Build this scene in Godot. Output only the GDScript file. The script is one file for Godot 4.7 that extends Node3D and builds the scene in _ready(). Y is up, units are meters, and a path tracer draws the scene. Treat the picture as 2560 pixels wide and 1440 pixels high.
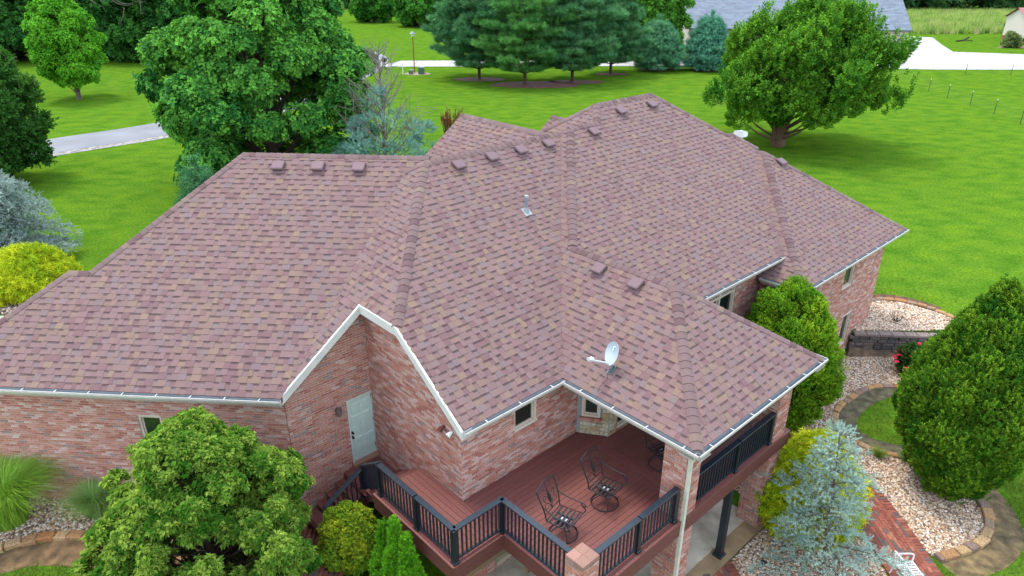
extends Node3D
# A brick house with a many-planed shingle roof, seen from the air over its rear deck.
# House frame: X runs along the main eaves (up and right in view), Z towards the near right, Y up.

const CAM_H := 14.71
const TURN := 0.745256
const EXPO := 0.178          # exposed height of one shingle course

var HB := Basis(Vector3.UP, TURN)
var rng := RandomNumberGenerator.new()
var used := {}
var M := {}
var PL := {}                 # roof planes
var tabs := []               # every shingle
var caps := []               # every ridge and hip cap
var bricks := []             # every brick
var keep_out := []           # ground polygons where no grass grows
var CAMP := Vector3(0, CAM_H, 0)


class MB:
	var v := PackedVector3Array()
	var n := PackedVector3Array()
	var c := PackedColorArray()
	var org := Vector3.ZERO

	func tri(a: Vector3, b: Vector3, d: Vector3, col: Color) -> void:
		var m := (d - a).cross(b - a)
		if m.length_squared() < 1e-16:
			return
		m = m.normalized()
		v.append(a - org); v.append(b - org); v.append(d - org)
		n.append(m); n.append(m); n.append(m)
		c.append(col); c.append(col); c.append(col)

	func tri_n(a: Vector3, na: Vector3, b: Vector3, nb: Vector3, d: Vector3, nd: Vector3, col: Color) -> void:
		v.append(a - org); v.append(b - org); v.append(d - org)
		n.append(na); n.append(nb); n.append(nd)
		c.append(col); c.append(col); c.append(col)

	func quad(a: Vector3, b: Vector3, d: Vector3, e: Vector3, out: Vector3, col: Color) -> void:
		if (d - a).cross(b - a).dot(out) >= 0.0:
			tri(a, b, d, col); tri(a, d, e, col)
		else:
			tri(a, e, d, col); tri(a, d, b, col)

	func face(a: Vector3, b: Vector3, d: Vector3, out: Vector3, col: Color) -> void:
		if (d - a).cross(b - a).dot(out) >= 0.0:
			tri(a, b, d, col)
		else:
			tri(a, d, b, col)

	func box(p: Vector3, x: Vector3, y: Vector3, z: Vector3, col: Color) -> void:
		quad(p + x - y - z, p + x + y - z, p + x + y + z, p + x - y + z, x, col)
		quad(p - x - y - z, p - x + y - z, p - x + y + z, p - x - y + z, -x, col)
		quad(p + y - x - z, p + y + x - z, p + y + x + z, p + y - x + z, y, col)
		quad(p - y - x - z, p - y + x - z, p - y + x + z, p - y - x + z, -y, col)
		quad(p + z - x - y, p + z + x - y, p + z + x + y, p + z - x + y, z, col)
		quad(p - z - x - y, p - z + x - y, p - z + x + y, p - z - x + y, -z, col)

	func cube(lo: Vector3, hi: Vector3, col: Color) -> void:
		var h := (hi - lo) * 0.5
		box((lo + hi) * 0.5, Vector3(h.x, 0, 0), Vector3(0, h.y, 0), Vector3(0, 0, h.z), col)

	# a box whose upper edges are chamfered by e
	func block(p: Vector3, x: Vector3, y: Vector3, z: Vector3, e: float, col: Color) -> void:
		var xi := x * maxf(0.05, 1.0 - e / x.length())
		var zi := z * maxf(0.05, 1.0 - e / z.length())
		var ym := y * (1.0 - e / y.length())
		var lo := [p - x - y - z, p + x - y - z, p + x - y + z, p - x - y + z]
		var mi := [p - x + ym - z, p + x + ym - z, p + x + ym + z, p - x + ym + z]
		var hi := [p - xi + y - zi, p + xi + y - zi, p + xi + y + zi, p - xi + y + zi]
		var out := [-z, x, z, -x]
		for k in 4:
			var j := (k + 1) % 4
			quad(lo[k], lo[j], mi[j], mi[k], out[k], col)
			quad(mi[k], mi[j], hi[j], hi[k], out[k] + y, col)
		quad(hi[0], hi[1], hi[2], hi[3], y, col)
		quad(lo[0], lo[1], lo[2], lo[3], -y, col)

	func beam(p: Vector3, q: Vector3, w: float, h: float, col: Color, up := Vector3.UP) -> void:
		var d := (q - p).normalized()
		var s := d.cross(up).normalized()
		if s.length() < 0.5:
			s = Vector3.RIGHT
		var u := s.cross(d)
		box((p + q) * 0.5, (q - p) * 0.5, u * h * 0.5, s * w * 0.5, col)

	func tube(pts: Array, rad: Array, sides: int, col: Color, close := true) -> void:
		var rings := []
		var nr := []
		var side := Vector3.ZERO
		for i in pts.size():
			var d: Vector3 = (pts[mini(i + 1, pts.size() - 1)] - pts[maxi(i - 1, 0)]).normalized()
			if side == Vector3.ZERO:
				side = d.cross(Vector3.UP if absf(d.y) < 0.9 else Vector3.RIGHT).normalized()
			else:
				side = (side - d * side.dot(d)).normalized()
			var oth := d.cross(side)
			var ring := []
			var nn := []
			for k in sides:
				var a := TAU * k / sides
				var o := side * cos(a) + oth * sin(a)
				ring.append(pts[i] + o * float(rad[i])); nn.append(o)
			rings.append(ring); nr.append(nn)
		for i in pts.size() - 1:
			for k in sides:
				var j := (k + 1) % sides
				var a: Vector3 = rings[i][k]; var b: Vector3 = rings[i][j]
				var d2: Vector3 = rings[i + 1][j]; var e: Vector3 = rings[i + 1][k]
				if (d2 - a).cross(b - a).dot(nr[i][k]) >= 0.0:
					tri_n(a, nr[i][k], b, nr[i][j], d2, nr[i + 1][j], col); tri_n(a, nr[i][k], d2, nr[i + 1][j], e, nr[i + 1][k], col)
				else:
					tri_n(a, nr[i][k], d2, nr[i + 1][j], b, nr[i][j], col); tri_n(a, nr[i][k], e, nr[i + 1][k], d2, nr[i + 1][j], col)
		if close:
			for i in [0, pts.size() - 1]:
				var o2: Vector3 = (pts[0] - pts[1]) if i == 0 else (pts[-1] - pts[-2])
				for k in range(1, sides - 1):
					face(rings[i][0], rings[i][k], rings[i][k + 1], o2, col)

	func mesh(mat: Material) -> ArrayMesh:
		var a := []
		a.resize(Mesh.ARRAY_MAX)
		a[Mesh.ARRAY_VERTEX] = v; a[Mesh.ARRAY_NORMAL] = n; a[Mesh.ARRAY_COLOR] = c
		var m := ArrayMesh.new()
		m.add_surface_from_arrays(Mesh.PRIMITIVE_TRIANGLES, a)
		m.surface_set_material(0, mat)
		return m


class Swarm:
	var b := PackedFloat32Array()
	var count := 0

	func put(p: Vector3, up: Vector3, roll: float, s: float, col: Color) -> void:
		var y := up.normalized()
		var x := y.cross(Vector3(0.31, 0.2, 0.93)).normalized()
		var z := x.cross(y)
		var cx := (x * cos(roll) + z * sin(roll)) * s
		var cz := (z * cos(roll) - x * sin(roll)) * s
		y *= s
		b.append_array(PackedFloat32Array([cx.x, y.x, cz.x, p.x, cx.y, y.y, cz.y, p.y, cx.z, y.z, cz.z, p.z, col.r, col.g, col.b, 1.0]))
		count += 1

	func node(called: String, m: Mesh) -> MultiMeshInstance3D:
		var mm := MultiMesh.new()
		mm.transform_format = MultiMesh.TRANSFORM_3D
		mm.use_colors = true
		mm.mesh = m
		mm.instance_count = count
		mm.buffer = b
		var o := MultiMeshInstance3D.new()
		o.name = called
		o.multimesh = mm
		return o


# ---------------------------------------------------------------- nodes
func numbered(s: String) -> String:
	if not used.has(s):
		used[s] = 0
		return s
	used[s] += 1
	return "%s_%03d" % [s, used[s]]


func tag(o: Node, label: String, category: String, group := "") -> void:
	o.set_meta("label", label)
	o.set_meta("category", category)
	if group != "":
		o.set_meta("group", group)


func thing(called: String, label: String, category: String, at := Vector3.ZERO, turn := 0.0, group := "") -> Node3D:
	var o := Node3D.new()
	o.name = numbered(called)
	add_child(o)
	o.position = at
	o.rotation.y = turn
	tag(o, label, category, group)
	return o


func part(parent: Node, called: String, mb: MB, mat: Material) -> MeshInstance3D:
	var o := MeshInstance3D.new()
	o.name = called
	o.mesh = mb.mesh(mat)
	parent.add_child(o, true)
	return o


func structure(called: String, mb: MB, mat: Material) -> MeshInstance3D:
	var o := part(self, called, mb, mat)
	o.set_meta("kind", "structure")
	return o


func group_node(parent: Node, called: String) -> Node3D:
	var o := Node3D.new()
	o.name = called
	parent.add_child(o, true)
	return o


func hw(x: float, y: float, z: float) -> Vector3:      # house frame to world
	return HB * Vector3(x, y, z)


func lin(r: float, g: float, b: float) -> Color:       # sRGB 0..255 to linear
	return Color(r / 255.0, g / 255.0, b / 255.0).srgb_to_linear()


func vary(c: Color, amount: float) -> Color:
	var k := 1.0 + rng.randf_range(-amount, amount)
	return Color(c.r * k, c.g * k * (1.0 + rng.randf_range(-amount, amount) * 0.25), c.b * k)


func sm(x: float, a: float, b: float) -> float:
	return smoothstep(a, b, x)


func ground_y(x: float, z: float) -> float:
	var p := HB.transposed() * Vector3(x, 0, z)
	var back := 1.0 + 0.5 * sm(-z, 25.2, 33.0)
	var run := 0.08 + clampf((x - 18.7) * 0.9, 0.0, 8.0)
	var drop := sm(z, -25.15, -25.15 + run)
	var side := sm(p.x, 4.7, 7.0)
	return lerpf(1.5 - 0.05 * sm(z, -20.0, -10.0), lerpf(back, 0.0, drop), side)


# ---------------------------------------------------------------- materials
func noise_tex(freq: float, oct: int, lo: Color, hi: Color, size := 512, seed_ := 1, kind := FastNoiseLite.TYPE_SIMPLEX_SMOOTH, mid = null, at := 0.5) -> NoiseTexture2D:
	var f := FastNoiseLite.new()
	f.noise_type = kind
	f.frequency = freq
	f.fractal_octaves = oct
	f.seed = seed_
	var g := Gradient.new()
	g.set_color(0, lo)
	g.set_color(1, hi)
	if mid != null:
		g.add_point(at, mid)
	var t := NoiseTexture2D.new()
	t.width = size
	t.height = size
	t.seamless = true
	t.seamless_blend_skirt = 0.15
	t.noise = f
	t.color_ramp = g
	return t


func g1(a: float) -> Color:
	return Color(a, a, a)


func mat(called: String, col: Color, rough := 0.8, tex = null, scale := 1.0, bump = null, depth := 0.0, vc := true, world := true) -> StandardMaterial3D:
	var m := StandardMaterial3D.new()
	m.resource_name = called
	m.albedo_color = col
	m.roughness = rough
	m.vertex_color_use_as_albedo = vc
	if tex:
		m.albedo_texture = tex
	if bump:
		m.heightmap_enabled = true
		m.heightmap_texture = bump
		m.heightmap_scale = depth
	if tex or bump:
		m.uv1_triplanar = true
		m.uv1_world_triplanar = world
		m.uv1_scale = Vector3.ONE * scale
	M[called] = m
	return m


func leaf_mat(called: String, back := 0.5, rough := 0.55) -> StandardMaterial3D:
	var m := mat(called, Color.WHITE, rough)
	m.backlight_enabled = true
	m.backlight = Color(back, back, back * 0.6)
	m.metallic_specular = 0.15
	return m


func make_materials() -> void:
	var grit := noise_tex(0.35, 2, g1(0.62), g1(1.0), 256, 3)
	var gritb := noise_tex(0.4, 2, g1(0.0), g1(1.0), 256, 4)
	var patch := noise_tex(0.03, 4, g1(0.78), g1(1.0), 512, 5)
	mat("shingle", Color.WHITE, 0.92, grit, 6.0, gritb, 0.25)
	var brick_t := noise_tex(0.055, 4, Color(0.55, 0.5, 0.5), Color(1.0, 1.0, 1.0), 512, 8, FastNoiseLite.TYPE_SIMPLEX, Color(0.82, 0.8, 0.8), 0.45)
	mat("brick", Color.WHITE, 0.9, brick_t, 1.4, gritb, 0.3)
	mat("mortar", Color.WHITE, 0.95, patch, 1.5, gritb, 0.2)
	mat("trim", Color.WHITE, 0.5, noise_tex(0.02, 4, g1(0.9), g1(1.0), 256, 9), 0.7)
	mat("metal_white", Color.WHITE, 0.38, noise_tex(0.02, 4, g1(0.86), g1(1.0), 256, 10), 0.8)
	mat("deck", Color.WHITE, 0.6, noise_tex(0.05, 3, g1(0.8), g1(1.0), 256, 11), 1.0)
	mat("rail", Color.WHITE, 0.36, noise_tex(0.03, 3, g1(0.8), g1(1.0), 256, 12), 1.0)
	mat("iron", Color.WHITE, 0.45)
	M.iron.metallic = 0.4
	mat("vent", Color.WHITE, 0.6)
	M.vent.metallic_specular = 0.25
	mat("plastic", Color.WHITE, 0.35)
	mat("glass", Color.WHITE, 0.04)
	M.glass.metallic_specular = 0.8
	mat("concrete", Color.WHITE, 0.9, noise_tex(0.01, 6, g1(0.66), g1(1.0), 1024, 13), 0.12, gritb, 0.1)
	mat("asphalt", Color.WHITE, 0.9, noise_tex(0.008, 6, g1(0.86), g1(1.0), 512, 14), 0.06)
	mat("stone", Color.WHITE, 0.9, noise_tex(0.025, 5, g1(0.55), g1(1.0), 512, 15), 1.2, patch, 1.2)
	mat("paver", Color.WHITE, 0.88, noise_tex(0.04, 4, g1(0.68), g1(1.0), 512, 16), 1.2, gritb, 0.2)
	mat("soil", Color.WHITE, 0.97, noise_tex(0.012, 7, Color(0.45, 0.45, 0.45), Color(1, 1, 1), 1024, 17), 0.17, gritb, 1.0)
	mat("pebble", Color.WHITE, 0.75)
	mat("bark", Color.WHITE, 0.95, noise_tex(0.06, 4, g1(0.5), g1(1.0), 256, 18), 1.5, gritb, 1.5)
	leaf_mat("leaf", 0.75)
	leaf_mat("needle", 0.45, 0.6)
	leaf_mat("blade", 0.5, 0.5)
	# lawn: fine blade grain, and broad drifts of thin and thick turf laid over it
	var fine := noise_tex(0.045, 6, Color(0.66, 0.76, 0.58), Color(1.0, 1.0, 0.9), 1024, 20, FastNoiseLite.TYPE_SIMPLEX, Color(0.84, 0.88, 0.74), 0.52)
	var m := mat("lawn", Color.WHITE, 1.0, fine, 0.11, gritb, 2.0, true)
	m.metallic_specular = 0.0
	var drift := noise_tex(0.02, 6, Color(0.66, 0.80, 0.7), Color(1.0, 1.0, 0.8), 1024, 21, FastNoiseLite.TYPE_SIMPLEX_SMOOTH, Color(0.86, 0.92, 0.85), 0.5)
	m.detail_enabled = true
	m.detail_albedo = drift
	m.detail_blend_mode = BaseMaterial3D.BLEND_MODE_MUL
	m.detail_uv_layer = BaseMaterial3D.DETAIL_UV_2
	m.uv2_triplanar = true
	m.uv2_world_triplanar = true
	m.uv2_scale = Vector3(0.021, 0.03, 0.033)


# ---------------------------------------------------------------- roof
func plane(called: String, o2: Vector2, up2: Vector2, y0: float, slope: float) -> void:
	up2 = up2.normalized()
	var ct := 1.0 / sqrt(1.0 + slope * slope)
	var st := slope * ct
	var u2 := Vector2(-up2.y, up2.x)
	var U := Vector3(u2.x, 0, u2.y)
	var V := Vector3(up2.x * ct, st, up2.y * ct)
	var N := U.cross(V)
	if N.y < 0.0:
		N = -N
	PL[called] = {o = o2, up = up2, u = u2, y = y0, s = slope, ct = ct, U = U, V = V, N = N}


func on_plane(p: Dictionary, x: float, z: float) -> float:
	return float(p.y) + (Vector2(x, z) - p.o).dot(p.up) * float(p.s)


func roof_slab(mb: MB, called: String, poly: PackedVector2Array, col: Color) -> void:
	var p: Dictionary = PL[called]
	var top := []
	var bot := []
	for q in poly:
		var w := Vector3(q.x, on_plane(p, q.x, q.y), q.y)
		top.append(w - p.N * 0.006)
		bot.append(w - p.N * 0.006 - Vector3(0, 0.14, 0))
	var idx := Geometry2D.triangulate_polygon(poly)
	for k in range(0, idx.size(), 3):
		mb.face(top[idx[k]], top[idx[k + 1]], top[idx[k + 2]], Vector3.UP, col)
		mb.face(bot[idx[k]], bot[idx[k + 1]], bot[idx[k + 2]], Vector3.DOWN, col)
	var mid := Vector3.ZERO
	for w in top:
		mid += w / float(top.size())
	for k in poly.size():
		var j := (k + 1) % poly.size()
		mb.quad(top[k], top[j], bot[j], bot[k], (top[k] + top[j]) * 0.5 - mid, col)


func shingle_color() -> Color:
	var r := rng.randf()
	var c: Color
	if r < 0.46: c = lin(132, 104, 102)
	elif r < 0.64: c = lin(135, 108, 99)
	elif r < 0.80: c = lin(124, 93, 94)
	elif r < 0.94: c = lin(128, 106, 107)
	else: c = lin(139, 113, 99)
	return vary(c, 0.06)


func shingle_plane(called: String, poly: PackedVector2Array) -> void:
	var p: Dictionary = PL[called]
	var st_poly := PackedVector2Array()
	var tmin := 1e9; var tmax := -1e9; var smin := 1e9; var smax := -1e9
	for q in poly:
		var d: Vector2 = q - p.o
		var w := Vector2(d.dot(p.u), d.dot(p.up) / p.ct)
		st_poly.append(w)
		tmin = minf(tmin, w.y); tmax = maxf(tmax, w.y)
	for k in range(int(floor(tmin / EXPO)), int(ceil(tmax / EXPO))):
		var t0 := k * EXPO
		var t1 := t0 + EXPO
		var strip := PackedVector2Array([Vector2(-60, t0), Vector2(60, t0), Vector2(60, t1), Vector2(-60, t1)])
		for piece in Geometry2D.intersect_polygons(st_poly, strip):
			smin = 1e9; smax = -1e9
			for w in piece:
				smin = minf(smin, w.x); smax = maxf(smax, w.x)
			var s := smin - rng.randf() * 0.3
			var tooth := rng.randf() < 0.5
			while s < smax:
				var wid := rng.randf_range(0.11, 0.25) if tooth else rng.randf_range(0.10, 0.20)
				var r := PackedVector2Array([Vector2(s, t0), Vector2(s + wid, t0), Vector2(s + wid, t1), Vector2(s, t1)])
				var inside := true
				for w in r:
					if not Geometry2D.is_point_in_polygon(Vector2(w.x, clampf(w.y, t0 + 0.004, t1 - 0.004)), st_poly):
						inside = false
				var got := [r] if inside else Geometry2D.intersect_polygons(r, piece)
				for g in got:
					if g.size() < 3:
						continue
					var c2 := Vector2.ZERO
					for w in g:
						c2 += w / float(g.size())
					var mid: Vector3 = st_point(p, c2.x, c2.y, 0.0)
					tabs.append({p = p, g = g, s0 = s, s1 = s + wid, t0 = t0, tooth = tooth, col = shingle_color(), d = mid.distance_squared_to(CAMP)})
				s += wid
				tooth = not tooth if rng.randf() < 0.86 else tooth


func st_point(p: Dictionary, s: float, t: float, off: float) -> Vector3:
	return Vector3(p.o.x, p.y, p.o.y) + p.U * s + p.V * t + p.N * off


func emit_tab(mb: MB, tb: Dictionary) -> void:
	var p: Dictionary = tb.p
	var ob := 0.017 if tb.tooth else 0.009
	var ot := 0.006 if tb.tooth else 0.002
	var pts := []
	for w in tb.g:
		pts.append(st_point(p, w.x, w.y, lerpf(ob, ot, clampf((w.y - tb.t0) / EXPO, 0.0, 1.0))))
	var col: Color = tb.col
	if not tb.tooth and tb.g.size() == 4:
		# shim course: dark granule band at its head, with the overlap shadow painted in
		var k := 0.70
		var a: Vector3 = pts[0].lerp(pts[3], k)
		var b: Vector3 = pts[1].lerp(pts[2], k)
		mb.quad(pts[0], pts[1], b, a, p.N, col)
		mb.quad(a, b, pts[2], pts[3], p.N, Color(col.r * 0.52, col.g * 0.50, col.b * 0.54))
	else:
		for k in range(1, pts.size() - 1):
			mb.face(pts[0], pts[k], pts[k + 1], p.N, col)
	for k in tb.g.size():
		var j: int = (k + 1) % tb.g.size()
		var a: Vector2 = tb.g[k]; var b: Vector2 = tb.g[j]
		if absf(a.y - tb.t0) < 1e-4 and absf(b.y - tb.t0) < 1e-4:
			mb.quad(pts[k], pts[j], pts[j] - p.N * ob, pts[k] - p.N * ob, -p.V, col)
		elif tb.tooth and absf(a.x - b.x) < 1e-4:
			mb.quad(pts[k], pts[j], pts[j] - p.N * 0.009, pts[k] - p.N * 0.009, p.U * signf(a.x - (tb.s0 + tb.s1) * 0.5), col)


# caps along a ridge or hip that rises from a to b, between two planes
func cap_line(a: Vector3, b: Vector3, left: String, right: String, wide := 0.15) -> void:
	var d := (b - a).normalized()
	var lv: Vector3 = PL[left].N.cross(d).normalized()
	var rv: Vector3 = PL[right].N.cross(d).normalized()
	if lv.y > 0.0: lv = -lv
	if rv.y > 0.0: rv = -rv
	if absf(lv.y) < 1e-3 or lv.dot(rv) > 0.98:
		rv = -rv
	var up: Vector3 = (PL[left].N + PL[right].N).normalized()
	var n := maxi(1, int(a.distance_to(b) / 0.2))
	var e := a.distance_to(b) / maxf(1.0, n)
	for k in n:
		var tone := lin(124, 99, 98) if rng.randf() < 0.75 else lin(110, 82, 84)
		if rng.randf() < 0.06: tone = lin(132, 110, 100)
		var p0 := a + d * (e * k - 0.008)
		var p1 := a + d * (e * (k + 1) + 0.012)
		caps.append({p0 = p0, p1 = p1, d = d, lv = lv, rv = rv, up = up, w = wide * rng.randf_range(0.95, 1.05), col = vary(tone, 0.08), dist = (p0 + p1).distance_squared_to(CAMP * 2.0) * 0.25})


func emit_cap(mb: MB, q: Dictionary) -> void:
	var r0 := []
	var r1 := []
	for f in [[q.lv, 1.0, 0.016], [q.lv, 0.5, 0.03], [q.lv, 0.0, 0.026], [q.rv, 0.5, 0.03], [q.rv, 1.0, 0.016]]:
		r0.append(q.p0 + f[0] * (f[1] * q.w) + q.up * (f[2] + 0.016))
		r1.append(q.p1 + f[0] * (f[1] * q.w) + q.up * f[2])
	for k in 4:
		mb.quad(r0[k], r0[k + 1], r1[k + 1], r1[k], q.up, q.col)
		mb.quad(r0[k], r0[k + 1], r0[k + 1] - q.up * 0.022, r0[k] - q.up * 0.022, -q.d, q.col)
	mb.quad(r0[0], r1[0], r1[0] - q.up * 0.03, r0[0] - q.up * 0.03, q.lv, q.col)
	mb.quad(r0[4], r1[4], r1[4] - q.up * 0.03, r0[4] - q.up * 0.03, q.rv, q.col)


func sort_near(list: Array, key: String) -> void:
	list.sort_custom(func(a, b): return a[key] < b[key])


# ---------------------------------------------------------------- brickwork
func brick_color(wash: float) -> Color:
	var r := rng.randf()
	if r < wash * 0.5: return vary(lin(210, 178, 166), 0.07)
	r = rng.randf()
	if r < 0.36: return vary(lin(194, 134, 114), 0.08)
	if r < 0.74: return vary(lin(200, 148, 133), 0.08)
	if r < 0.92: return vary(lin(178, 112, 96), 0.09)
	return vary(lin(160, 136, 130), 0.09)


# wall from a to b in plan, outward to 'out'; shape holds (along, height) points; holes are openings in the same axes
func brick_wall(mb: MB, a: Vector2, b: Vector2, out2: Vector2, shape: PackedVector2Array, holes: Array, wash := 0.12, mortar := Color(0.66, 0.585, 0.545)) -> void:
	var u2 := (b - a).normalized()
	var U := Vector3(u2.x, 0, u2.y)
	var O := Vector3(out2.x, 0, out2.y).normalized()
	var at := Vector3(a.x, 0, a.y)
	var lo := Vector2(1e9, 1e9); var hi := Vector2(-1e9, -1e9)
	for q in shape:
		lo = lo.min(q); hi = hi.max(q)
	# backing: bands between the edges of the openings
	var ys := [lo.y, hi.y]
	for h in holes:
		for y in [h.position.y, h.end.y]:
			if y > lo.y and y < hi.y and not ys.has(y):
				ys.append(y)
	ys.sort()
	for k in ys.size() - 1:
		var cuts := []
		for h in holes:
			if h.position.y < ys[k] + 1e-4 and h.end.y > ys[k + 1] - 1e-4:
				cuts.append([h.position.x, h.end.x])
		cuts.sort_custom(func(x, y): return x[0] < y[0])
		var s: float = lo.x
		cuts.append([hi.x, hi.x])
		for c in cuts:
			if c[0] > s + 1e-4:
				var band := PackedVector2Array([Vector2(s, ys[k]), Vector2(c[0], ys[k]), Vector2(c[0], ys[k + 1]), Vector2(s, ys[k + 1])])
				for g in Geometry2D.intersect_polygons(band, shape):
					var idx := Geometry2D.triangulate_polygon(g)
					for t in range(0, idx.size(), 3):
						var w := []
						for j in 3:
							var q: Vector2 = g[idx[t + j]]
							w.append(at + U * q.x + Vector3(0, q.y, 0) - O * 0.006)
						mb.face(w[0], w[1], w[2], O, mortar)
						mb.face(w[0] - O * 0.2, w[1] - O * 0.2, w[2] - O * 0.2, -O, mortar)
			s = maxf(s, c[1])
	# reveals of the openings
	for h in holes:
		var c4 := [h.position, Vector2(h.end.x, h.position.y), h.end, Vector2(h.position.x, h.end.y)]
		var mid: Vector2 = h.get_center()
		for k in 4:
			var p0: Vector3 = at + U * c4[k].x + Vector3(0, c4[k].y, 0)
			var q0: Vector2 = c4[(k + 1) % 4]
			var p1: Vector3 = at + U * q0.x + Vector3(0, q0.y, 0)
			var cen: Vector3 = at + U * mid.x + Vector3(0, mid.y, 0)
			mb.quad(p0, p1, p1 - O * 0.2, p0 - O * 0.2, cen - (p0 + p1) * 0.5, mortar)
	var ch := 0.07
	for r in range(int(floor(lo.y / ch)), int(ceil(hi.y / ch))):
		var y0 := r * ch + 0.005
		var y1 := y0 + ch - 0.0155
		var s := lo.x - (0.107 if r % 2 else 0.0) - 0.02
		while s < hi.x:
			var len := 0.2 + rng.randf_range(-0.006, 0.006)
			var spans := [[maxf(s, lo.x), minf(s + len, hi.x)]]
			for h in holes:
				if h.position.y < y1 and h.end.y > y0:
					var nx := []
					for sp in spans:
						if h.end.x <= sp[0] or h.position.x >= sp[1]:
							nx.append(sp)
						else:
							if h.position.x - sp[0] > 0.03: nx.append([sp[0], h.position.x])
							if sp[1] - h.end.x > 0.03: nx.append([h.end.x, sp[1]])
					spans = nx
			for sp in spans:
				if sp[1] - sp[0] < 0.02:
					continue
				var rect := PackedVector2Array([Vector2(sp[0], y0), Vector2(sp[1], y0), Vector2(sp[1], y1), Vector2(sp[0], y1)])
				var all := true
				for w in rect:
					if not Geometry2D.is_point_in_polygon(w, shape):
						all = false
				var got := [rect] if all else Geometry2D.intersect_polygons(rect, shape)
				for g in got:
					if g.size() < 3:
						continue
					var m: Vector3 = at + U * ((sp[0] + sp[1]) * 0.5) + Vector3(0, y0, 0)
					bricks.append({at = at, U = U, O = O, g = g, col = brick_color(wash), pr = rng.randf_range(0.003, 0.009), d = m.distance_squared_to(CAMP)})
			s += len + 0.014


func emit_brick(mb: MB, k: Dictionary) -> void:
	var f := []
	for q in k.g:
		f.append(k.at + k.U * q.x + Vector3(0, q.y, 0) + k.O * k.pr)
	for i in range(1, f.size() - 1):
		mb.face(f[0], f[i], f[i + 1], k.O, k.col)
	var mid: Vector3 = (f[0] + f[2]) * 0.5
	for i in f.size():
		var j: int = (i + 1) % f.size()
		mb.quad(f[i], f[j], f[j] - k.O * 0.02, f[i] - k.O * 0.02, (f[i] + f[j]) * 0.5 - mid, k.col)


# ---------------------------------------------------------------- house
const HO := Vector3(14, 0, -12)       # origin of the house node in the house frame


func hmb() -> MB:
	var b := MB.new()
	b.org = HO
	return b


func pv(list: Array) -> PackedVector2Array:
	var r := PackedVector2Array()
	for k in range(0, list.size(), 2):
		r.append(Vector2(list[k], list[k + 1]))
	return r


func rp(pl: String, x: float, z: float) -> Vector3:
	return Vector3(x, on_plane(PL[pl], x, z), z)


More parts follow.
